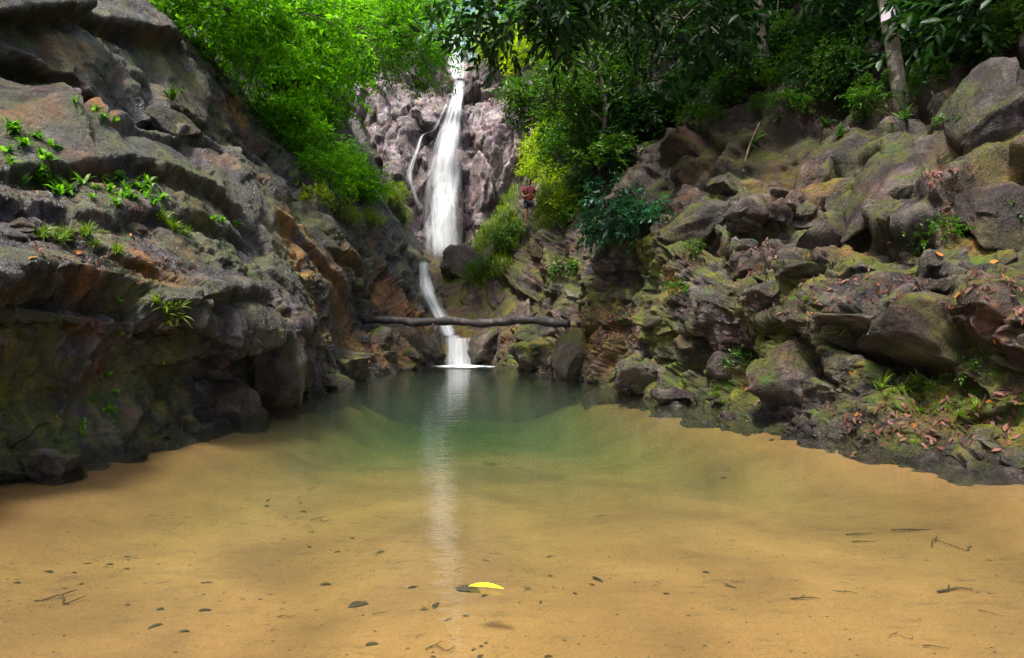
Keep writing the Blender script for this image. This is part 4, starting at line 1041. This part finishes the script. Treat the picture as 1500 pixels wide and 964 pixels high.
# dead leaves: litter as stuff, the big ones one by one
def litter(name, label, polys, n, which, L=.065):
    P, D, N = [], [], []
    for poly, wgt in polys:
        for p in jitter(poly, int(n * wgt)):
            h = hit(p[0], p[1], which)
            if h is None or h[1].z < .15 or h[0].z < .03: continue
            a = rng.uniform(0, 6.283)
            nn = np.array(h[1]) + rng.normal(size=3) * .35
            P.append(np.array(h[0]) + np.array(h[1]) * rng.uniform(.004, .03)); D.append(np.cross(nn, [math.cos(a), math.sin(a), .1])); N.append(nn)
    r = np.random.default_rng(5); Ls = L * r.uniform(.6, 1.5, len(P))
    V, Fc = leaf_arrays(np.array(P), np.array(D), np.array(N), Ls, Ls * .42, .1, .15)
    return link(name, leaf_mesh(name, V, Fc, M['litter'], r), label=label, cat='leaves', kind='stuff')
litter('leaf_litter', 'brown dead leaves strewn over the bouldery bank', [([(1340, 240), (1430, 250), (1420, 340), (1390, 330)], .16), ([(840, 455), (930, 450), (920, 500), (850, 490)], .12), ([(1090, 340), (1140, 330), (1140, 440), (1090, 430)], .10), ([(1090, 100), (1500, 80), (1500, 160), (1300, 180), (1100, 220)], .42), ([(1120, 400), (1500, 400), (1500, 470), (1120, 470)], .12), ([(1200, 590), (1500, 570), (1480, 660), (1260, 650)], .10), ([(740, 340), (830, 330), (830, 400), (760, 400)], .10)], 4600, 'R')
litter('leaf_litter', 'pale dry leaves scattered on the sloping cliff shelf', [([(20, 330), (200, 320), (300, 400), (200, 420), (60, 390)], .5), ([(0, 240), (220, 270), (200, 310), (0, 290)], .3), ([(250, 30), (400, 140), (420, 200), (330, 130)], .2)], 900, 'L', .05)
def single_leaf(seed, mat, L=.16, W=.07):
    """one leaf with a midrib fold and a curl"""
    r = np.random.default_rng(seed); n = 7; Vs = []
    for i, f_ in enumerate(np.linspace(0, 1, n)):
        w_ = W * .5 * math.sin(math.pi * f_ ** .8) ** .8 + .0015; z = .02 * L * math.sin(3 * f_ + seed) + .12 * L * (f_ - .5) ** 2
        y = W * .35 * math.sin(math.pi * f_)
        Vs += [(L * (f_ - .5), y - w_, z + w_ * .35), (L * (f_ - .5), y, z), (L * (f_ - .5), y + w_, z + w_ * .3)]
    Fs = []
    for i in range(n - 1):
        for j in (0, 1): Fs.append((3 * i + j, 3 * i + 3 + j, 3 * i + 4 + j, 3 * i + 1 + j))
    return new_mesh('dead_leaf', np.array(Vs), np.array(Fs), M[mat], True, {'rnd': [r.uniform()] * len(Vs)})
DL = [single_leaf(k, 'dead_orange') for k in range(4)]
def put_leaf(px, py, mesh, size, label, group, which='LR', name='dead_leaf', cat='leaf'):
    h = hit(px, py, which)
    if h is None: return
    o = link(name, mesh, label=label, cat=cat, group=group); o.location = h[0] + h[1] * .012
    o.rotation_mode = 'QUATERNION'; o.rotation_quaternion = h[1].to_track_quat('Z', 'Y') @ Matrix.Rotation(rng.uniform(0, 6.3), 3, 'Z').to_quaternion()
    s_ = .62 * size * h[0].y / F / .16; o.scale = (s_,) * 3
for j, (x, y, sz) in enumerate([(1197, 301, 12), (1456, 386, 26), (1286, 427, 14), (1245, 548, 18), (1322, 634, 16), (1340, 622, 24), (1255, 607, 14), (1310, 386, 16), (1405, 432, 28), (1410, 300, 16), (1460, 500, 18), (1420, 285, 14), (1302, 355, 10), (1150, 323, 8), (1095, 570, 14), (1450, 590, 18), (1112, 392, 10), (1375, 372, 20), (1355, 440, 12), (1190, 460, 12)]):
    put_leaf(x, y, DL[j % 4], sz, 'single orange-brown dead leaf lying on the bare rock of the bouldery bank', 'orange dead leaves on the bank', 'R')
for j, (x, y, sz) in enumerate([(115, 373, 26), (50, 380, 22), (82, 612, 10), (230, 410, 14), (190, 345, 12)]):
    put_leaf(x, y, DL[j % 4], sz, 'large tan dead leaf lying on the cliff shelf', 'dead leaves on the cliff shelf', 'L')

# ------------------------------------------------------------------ things on the sand and the water
M['sunk'] = leaf_mat('sodden_leaf', (.028, .025, .014), (.090, .062, .030), .1, .2, .8)
M['yellow'] = leaf_mat('yellow_leaf', (.62, .47, .015), (.75, .58, .03), .2, .4, .4)
SL = [single_leaf(10 + k, 'sunk', W=w_) for k, w_ in enumerate((.035, .05, .07))]
def stick_mesh(seed):
    r = np.random.default_rng(seed); p = np.array([(-.5, 0, 0), (-.15, r.normal() * .13, .01), (.2, r.normal() * .13, .012), (.5, r.normal() * .13, .004)])
    parts = [tube(spline(p, 9), np.linspace(.022, .009, 9) * (1 + .35 * r.normal(size=9).clip(-1, 1)), 5)]
    if seed % 2: parts.append(tube(np.array([p[1], p[1] + np.array([.15, .12, .02]), p[1] + np.array([.25, .2, .01])]), [.02, .014, .006], 5))
    V, Fc = join(parts); return new_mesh('sunken_stick', V, Fc, M['sunk'], True, {'rnd': [r.uniform()] * len(V)})
SS = [stick_mesh(k) for k in range(4)]
def sink(px, py, wpx, mesh, label, group, name, ang, cat):
    Y = F * CAMZ / (py - 482); 
    for _ in range(3):
        zb = float(pool_bed_z(np.array((px - 750) / F * Y), np.array(Y))); Y = F * (CAMZ - zb) / (py - 482)
    X = (px - 750) / F * Y
    o = link(name, mesh, label=label, cat=cat, group=group, loc=(X, Y, zb + (.004 if name.endswith('leaf') else .010)))
    s_ = (1 if name.endswith('leaf') else .72) * wpx * Y / F; o.scale = (s_ / .16, s_ / .16 * rng.uniform(.7, 1.3), s_ / .16 * .22) if name.endswith('leaf') else (s_, s_ * rng.uniform(.6, 1.4), s_)
    o.rotation_euler = (rng.uniform(-.04, .04), rng.uniform(-.04, .04), ang)
GL, GS = 'dark sodden leaf lying on the sandy pool bed', 'dark waterlogged twig lying on the sandy pool bed'
for px, py, wd, ang in [(477, 857, 18, 0), (525, 888, 30, .4), (605, 861, 16, .5), (685, 866, 42, -.35), (875, 850, 26, -1.0), (545, 945, 20, .2), (640, 888, 22, 1.4), (228, 918, 20, .8), (270, 926, 16, 0), (1190, 660, 26, 0), (1070, 860, 18, -.6), (300, 895, 20, .1), (1235, 712, 24, .1)]:
    sink(px, py, wd, SL[rng.integers(3)], GL, 'sunken leaves', 'sunken_leaf', ang, 'leaf')
for px, py, wd, ang in [(92, 880, 80, .15), (645, 952, 60, .2), (470, 763, 44, 0), (1265, 795, 50, 0), (1340, 778, 90, -.1), (1390, 800, 70, 0), (1260, 784, 60, .05), (1400, 868, 80, .05), (1180, 880, 60, -.1), (1320, 935, 50, 0), (1370, 950, 50, -.1), (880, 758, 26, 0), (1450, 900, 40, -.5), (560, 900, 40, .3), (420, 905, 40, .1), (1240, 870, 40, -.2), (660, 790, 24, .5), (1080, 855, 30, -.5)]:
    sink(px, py, wd, SS[rng.integers(4)], GS, 'sunken twigs', 'sunken_twig', ang, 'twig')
for k in range(150):
    if k % 6 == 0: cpx, cpy = 1500 * rng.uniform(0, 1) ** .75, 650 + 314 * rng.uniform(0, 1) ** .8
    px, py = cpx + rng.normal() * 45, min(963, max(642, cpy + rng.normal() * 16))
    if py < 700 and not 420 < px < 1150: continue
    if rng.uniform() < .55: sink(px, py, rng.uniform(6, 16), SL[rng.integers(3)], GL, 'sunken leaves', 'sunken_leaf', rng.normal() * .6, 'leaf')
    else: sink(px, py, rng.uniform(10, 28), SS[rng.integers(4)], GS, 'sunken twigs', 'sunken_twig', rng.normal() * .4, 'twig')
def grit():
    """specks and grains on the sand"""
    P, D, N = [], [], []
    for k in range(1800):
        Y = rng.uniform(1.6, 9) if k % 2 else rng.uniform(1.6, 4); X = rng.uniform(-.95, .95) * Y
        if abs(X) > 3.4: continue
        z = float(pool_bed_z(np.array(X), np.array(Y))); a = rng.normal() * .6
        P.append((X, Y, z + .002)); D.append((math.cos(a), math.sin(a), 0)); N.append((rng.normal() * .2, rng.normal() * .2, 1))
    r = np.random.default_rng(9); L = .007 + .022 * r.uniform(0, 1, len(P)) ** 3
    V, Fc = leaf_arrays(np.array(P), np.array(D), np.array(N), L, L * .4)
    link('grit', leaf_mesh('grit', V, Fc, M['sunk'], r), label='fine dark plant specks scattered over the sandy pool bed', cat='debris', kind='stuff')
grit()
yl = single_leaf(31, 'yellow', .17, .045); yl.name = 'floating_leaf'
Yq = F * CAMZ / (864 - 482)
o = link('floating_leaf', yl, label='bright yellow leaf floating on the clear shallow water', cat='leaf', loc=((712 - 750) / F * Yq, Yq, .006)); o.rotation_euler = (0, 0, -.22)

# ------------------------------------------------------------------ sticks, vines and the marker on the trunk
def stick(p0, p1, r0, label, name, mat, which='R', lift0=.05, Y1=None, cat='stick', sag=0.0):
    a = hit(*p0, which)[0]; Y = Y1 or a.y + .1
    b_ = Vector(at(*p1, Y)); m = (a + b_) / 2 + Vector((rng.normal() * .05, 0, rng.normal() * .05 - sag))
    P = np.array([a, m, b_]) - np.array(a)
    V, Fc = tube(spline(P, 14), np.linspace(r0, r0 * .55, 14), 7, .2, 3)
    link(name, new_mesh(name, V, Fc, M[mat]), loc=a, label=label, cat=cat)
stick((1088, 252), (1112, 180), .03, 'pale dry stick propped upright against the rocks below the forest', 'dead_stick', 'stick')
stick((1092, 278), (1100, 262), .02, 'short pale stick end stuck between rocks', 'dead_stick', 'stick')
stick((1220, 100), (1275, 0), .05, 'mossy green leaning stem slanting up into the forest shade', 'leaning_stem', 'bark_pale')
stick((1230, 40), (1250, 0), .04, 'reddish bare pole leaning beside the mossy stem', 'leaning_stem', 'stick')
stick((1170, 40), (1180, 0), .07, 'green bamboo-like shoot rising from the forest litter', 'green_shoot', 'leaf_mid')
stick((1055, 110), (1077, 20), .02, 'thin pale liana hanging in the dark forest', 'liana', 'stick', sag=-.1, cat='vine')
stick((1122, 70), (1140, 0), .015, 'thin grey vine beside the green shoot', 'liana', 'bark_pale', cat='vine')
stick((1150, 230), (1215, 205), .03, 'fallen branch lying across the rocks at the forest edge', 'dead_branch', 'stick', Y1=None)
stick((1205, 245), (1290, 215), .025, 'thin fallen branch resting beside the tall leaning slab', 'dead_branch', 'bark')
stick((780, 285), (802, 248), .05, 'orange-tan broken branch standing behind the person', 'dead_branch', 'stick')
def marker():
    pts, rad = TRUNK[trunk_tree.name]
    q = proj(pts)[:, 1]; o_ = np.argsort(q); itp = lambda a: float(np.interp(24, q[o_], a[o_]))
    c = Vector([itp(pts[:, k]) for k in range(3)]); r_ = itp(rad) * 1.18; n = 18; hgt = .24
    th = np.linspace(math.pi * 1.05, math.pi * 1.95, n)
    V = [(r_ * math.cos(a), r_ * math.sin(a), z) for z in (-hgt / 2, hgt / 2) for a in th]
    root = link('trail_marker', new_mesh('trail_marker', V, [(i, i + 1, n + i + 1, n + i) for i in range(n - 1)], plain_mat('white_paint', (.62, .58, .64), .6, .15)), loc=c, label='white marker band wrapped round the mottled pale-barked trunk', cat='marker')
    th = np.linspace(0, 2 * math.pi, 20, endpoint=False); a0 = math.pi * 1.72
    V = [((r_ + .004) * math.cos(a0 + .04 * math.cos(a) / r_), (r_ + .004) * math.sin(a0 + .04 * math.cos(a) / r_), .05 * math.sin(a)) for a in th]
    link('dot', new_mesh('dot', V, [tuple(range(20))], plain_mat('dark_blue_print', (.06, .06, .14), .6, .2)), root)
marker()

# ------------------------------------------------------------------ the person on the slope
def skin_obj(name, V, E, rad, mat, parent, sub=2):
    me = bpy.data.meshes.new(name); me.from_pydata([tuple(v) for v in V], E, []); me.update()
    o = link(name, me, parent); me.materials.append(mat)
    m = o.modifiers.new('skin', 'SKIN'); m.use_smooth_shade = True
    for d, r_ in zip(me.skin_vertices[0].data, rad):
        d.radius = r_ if isinstance(r_, tuple) else (r_, r_); d.use_root = False
    me.skin_vertices[0].data[0].use_root = True
    ss = o.modifiers.new('subdivision', 'SUBSURF'); ss.levels = ss.render_levels = sub
    return o
def person(px, py, hpx):
    h = hit(px, py, 'R'); base = h[0]
    root = link('person', None, label='person in a red shirt and dark shorts standing on the grassy slope beside the waterfall', cat='person', loc=base)
    k = hpx * base.y / F / 1.70; root.scale = (k, k, k); root.rotation_euler = (0, 0, R(12))
    skin, shirt, short, hair, shoe, bag = (plain_mat('skin', (.26, .12, .075), .5, .12), plain_mat('red_cloth', (.18, .012, .024), .8, .3), plain_mat('navy_cloth', (.018, .018, .035), .8, .3),
                                     plain_mat('dark_hair', (.012, .009, .008), .45, .3), plain_mat('shoe', (.04, .03, .03), .7, .3), plain_mat('black_strap', (.02, .02, .025), .7, .3))
    # facing -Y; pelvis is the root of the body
    J = {'pel': (0, 0, .93), 'wst': (0, .005, 1.08), 'cst': (0, .01, 1.27), 'nkb': (0, .015, 1.43), 'nk': (0, .005, 1.49), 'hd0': (0, -.01, 1.56), 'hd1': (0, -.005, 1.62), 'hd2': (0, .0, 1.67)}
    for sg, n in ((1, 'l'), (-1, 'r')):
        J.update({n + 'sh': (.17 * sg, .015, 1.40), n + 'el': (.245 * sg, .02, 1.14), n + 'wr': (.15 * sg, -.20, 1.06), n + 'pm': (.10 * sg, -.26, 1.09),
                  n + 'hp': (.095 * sg, 0, .88), n + 'kn': (.105 * sg, -.03 - .05 * (sg > 0), .50), n + 'an': (.11 * sg, .02 - .10 * (sg > 0), .09), n + 'ft': (.13 * sg, -.12 - .10 * (sg > 0), .035)})
        for q, (dx, dz, ln) in enumerate([(.020, .025, .055), (.014, .010, .07), (.006, -.006, .075), (-.002, -.022, .065)]):
            J[f'{n}f{q}a'] = (.10 * sg - dx * .2 * sg, -.285, 1.10 + dz); J[f'{n}f{q}b'] = (.10 * sg - .03 * sg, -.30, 1.10 + dz + .005); J[f'{n}f{q}c'] = (.10 * sg - .03 * sg - .6 * ln * sg, -.285, 1.095 + dz)
        J[n + 'tha'] = (.115 * sg, -.245, 1.125); J[n + 'thb'] = (.095 * sg, -.27, 1.155)
    E = [('pel', 'wst'), ('wst', 'cst'), ('cst', 'nkb'), ('nkb', 'nk'), ('nk', 'hd0'), ('hd0', 'hd1'), ('hd1', 'hd2')]
    for n in 'lr':
        E += [('cst', n + 'sh'), (n + 'sh', n + 'el'), (n + 'el', n + 'wr'), (n + 'wr', n + 'pm'), ('pel', n + 'hp'), (n + 'hp', n + 'kn'), (n + 'kn', n + 'an'), (n + 'an', n + 'ft'), (n + 'wr', n + 'tha'), (n + 'tha', n + 'thb')]
        for q in range(4): E += [(n + 'pm', f'{n}f{q}a'), (f'{n}f{q}a', f'{n}f{q}b'), (f'{n}f{q}b', f'{n}f{q}c')]
    rad = dict(pel=(.15, .10), wst=(.135, .095), cst=(.16, .105), nkb=(.075, .06), nk=.052, hd0=(.066, .078), hd1=(.078, .095), hd2=(.066, .08))
    for n in 'lr':
        rad.update({n + 'sh': .062, n + 'el': .042, n + 'wr': .028, n + 'pm': (.018, .036), n + 'hp': .09, n + 'kn': .055, n + 'an': .038, n + 'ft': (.042, .03), n + 'tha': .011, n + 'thb': .009})
        for q in range(4): rad.update({f'{n}f{q}a': .0095, f'{n}f{q}b': .009, f'{n}f{q}c': .007})
    ks = list(J); ix = {a: i for i, a in enumerate(ks)}
    body = skin_obj('body', [J[a] for a in ks], [(ix[a], ix[b_]) for a, b_ in E], [rad[a] for a in ks], skin, root)
    def cover(name, names, edges, grow, mat, extra=None):
        JJ = dict(J); JJ.update(extra or {}); i2 = {a: i for i, a in enumerate(names)}
        rr = []
        for a in names:
            r_ = rad.get(a, .07); rr.append((r_[0] + grow, r_[1] + grow) if isinstance(r_, tuple) else r_ + grow)
        return skin_obj(name, [JJ[a] for a in names], [(i2[a], i2[b_]) for a, b_ in edges], rr, mat, root)
    lerp = lambda a, b_, f_: tuple(J[a][i] * (1 - f_) + J[b_][i] * f_ for i in range(3))
    ex = {n + 'sl': lerp(n + 'sh', n + 'el', .62) for n in 'lr'}; ex['hem'] = (0, 0, .90); ex['col'] = (0, .012, 1.41)
    rad.update({'lsl': .058, 'rsl': .058, 'hem': (.155, .11), 'col': (.09, .07)})
    cover('shirt', ['cst', 'wst', 'hem', 'col', 'lsh', 'lsl', 'rsh', 'rsl'], [('cst', 'wst'), ('wst', 'hem'), ('cst', 'col'), ('cst', 'lsh'), ('lsh', 'lsl'), ('cst', 'rsh'), ('rsh', 'rsl')], .018, shirt, ex)
    ex = {n + 'lg': lerp(n + 'hp', n + 'kn', .62) for n in 'lr'}; rad.update({'llg': .088, 'rlg': .088})
    cover('shorts', ['pel', 'lhp', 'llg', 'rhp', 'rlg'], [('pel', 'lhp'), ('lhp', 'llg'), ('pel', 'rhp'), ('rhp', 'rlg')], .016, short, ex)
    for n in 'lr':
        f0, f1 = J[n + 'an'], J[n + 'ft']
        skin_obj('shoe', [(f0[0], f0[1] + .03, .045), (f1[0], f1[1] + .03, .04), (f1[0], f1[1] - .03, .032)], [(0, 1), (1, 2)], [(.045, .045), (.05, .042), (.035, .03)], shoe, root)
        sg = 1 if n == 'l' else -1
        V, Fc = tube(spline(np.array([(.10 * sg, .10, 1.43), (.105 * sg, .0, 1.475), (.10 * sg, -.105, 1.38), (.115 * sg, -.125, 1.22), (.15 * sg, -.03, 1.05)]), 14), np.full(14, .019), 6)
        link('strap', new_mesh('strap', V, Fc, bag), root)
    # backpack, hair, face
    bp = link('backpack', boulder_mesh('backpack', 5, bag, sub=3, cuts=4, rough=.01), root); bp.location = (0, .21, 1.24)
    bp.scale = (.15, .09, .22)
    V = boulder_mesh('hair', 6, hair, sub=3, cuts=0, rough=.02)
    hr = link('hair', V, root); hr.location = (0, .022, 1.655); hr.scale = (.078, .088, .066)
    eye = plain_mat('eye', (.02, .015, .012), .3, .1)
    for sg in (-1, 1):
        e = link('eye', boulder_mesh('eye', 7, eye, sub=2, cuts=0, rough=0), root); e.location = (.03 * sg, -.095, 1.605); e.scale = (.011, .006, .007)
        e = link('ear', boulder_mesh('ear', 8, skin, sub=2, cuts=0, rough=0), root); e.location = (.08 * sg, .0, 1.59); e.scale = (.008, .016, .026)
    e = link('nose', boulder_mesh('nose', 9, skin, sub=2, cuts=2, rough=0), root); e.location = (0, -.10, 1.58); e.scale = (.011, .014, .019)
    e = link('mouth', boulder_mesh('mouth', 9, plain_mat('lips', (.2, .06, .05), .5, .1), sub=2, cuts=0, rough=0), root); e.location = (0, -.089, 1.548); e.scale = (.022, .007, .006)
person(775, 334, 70)
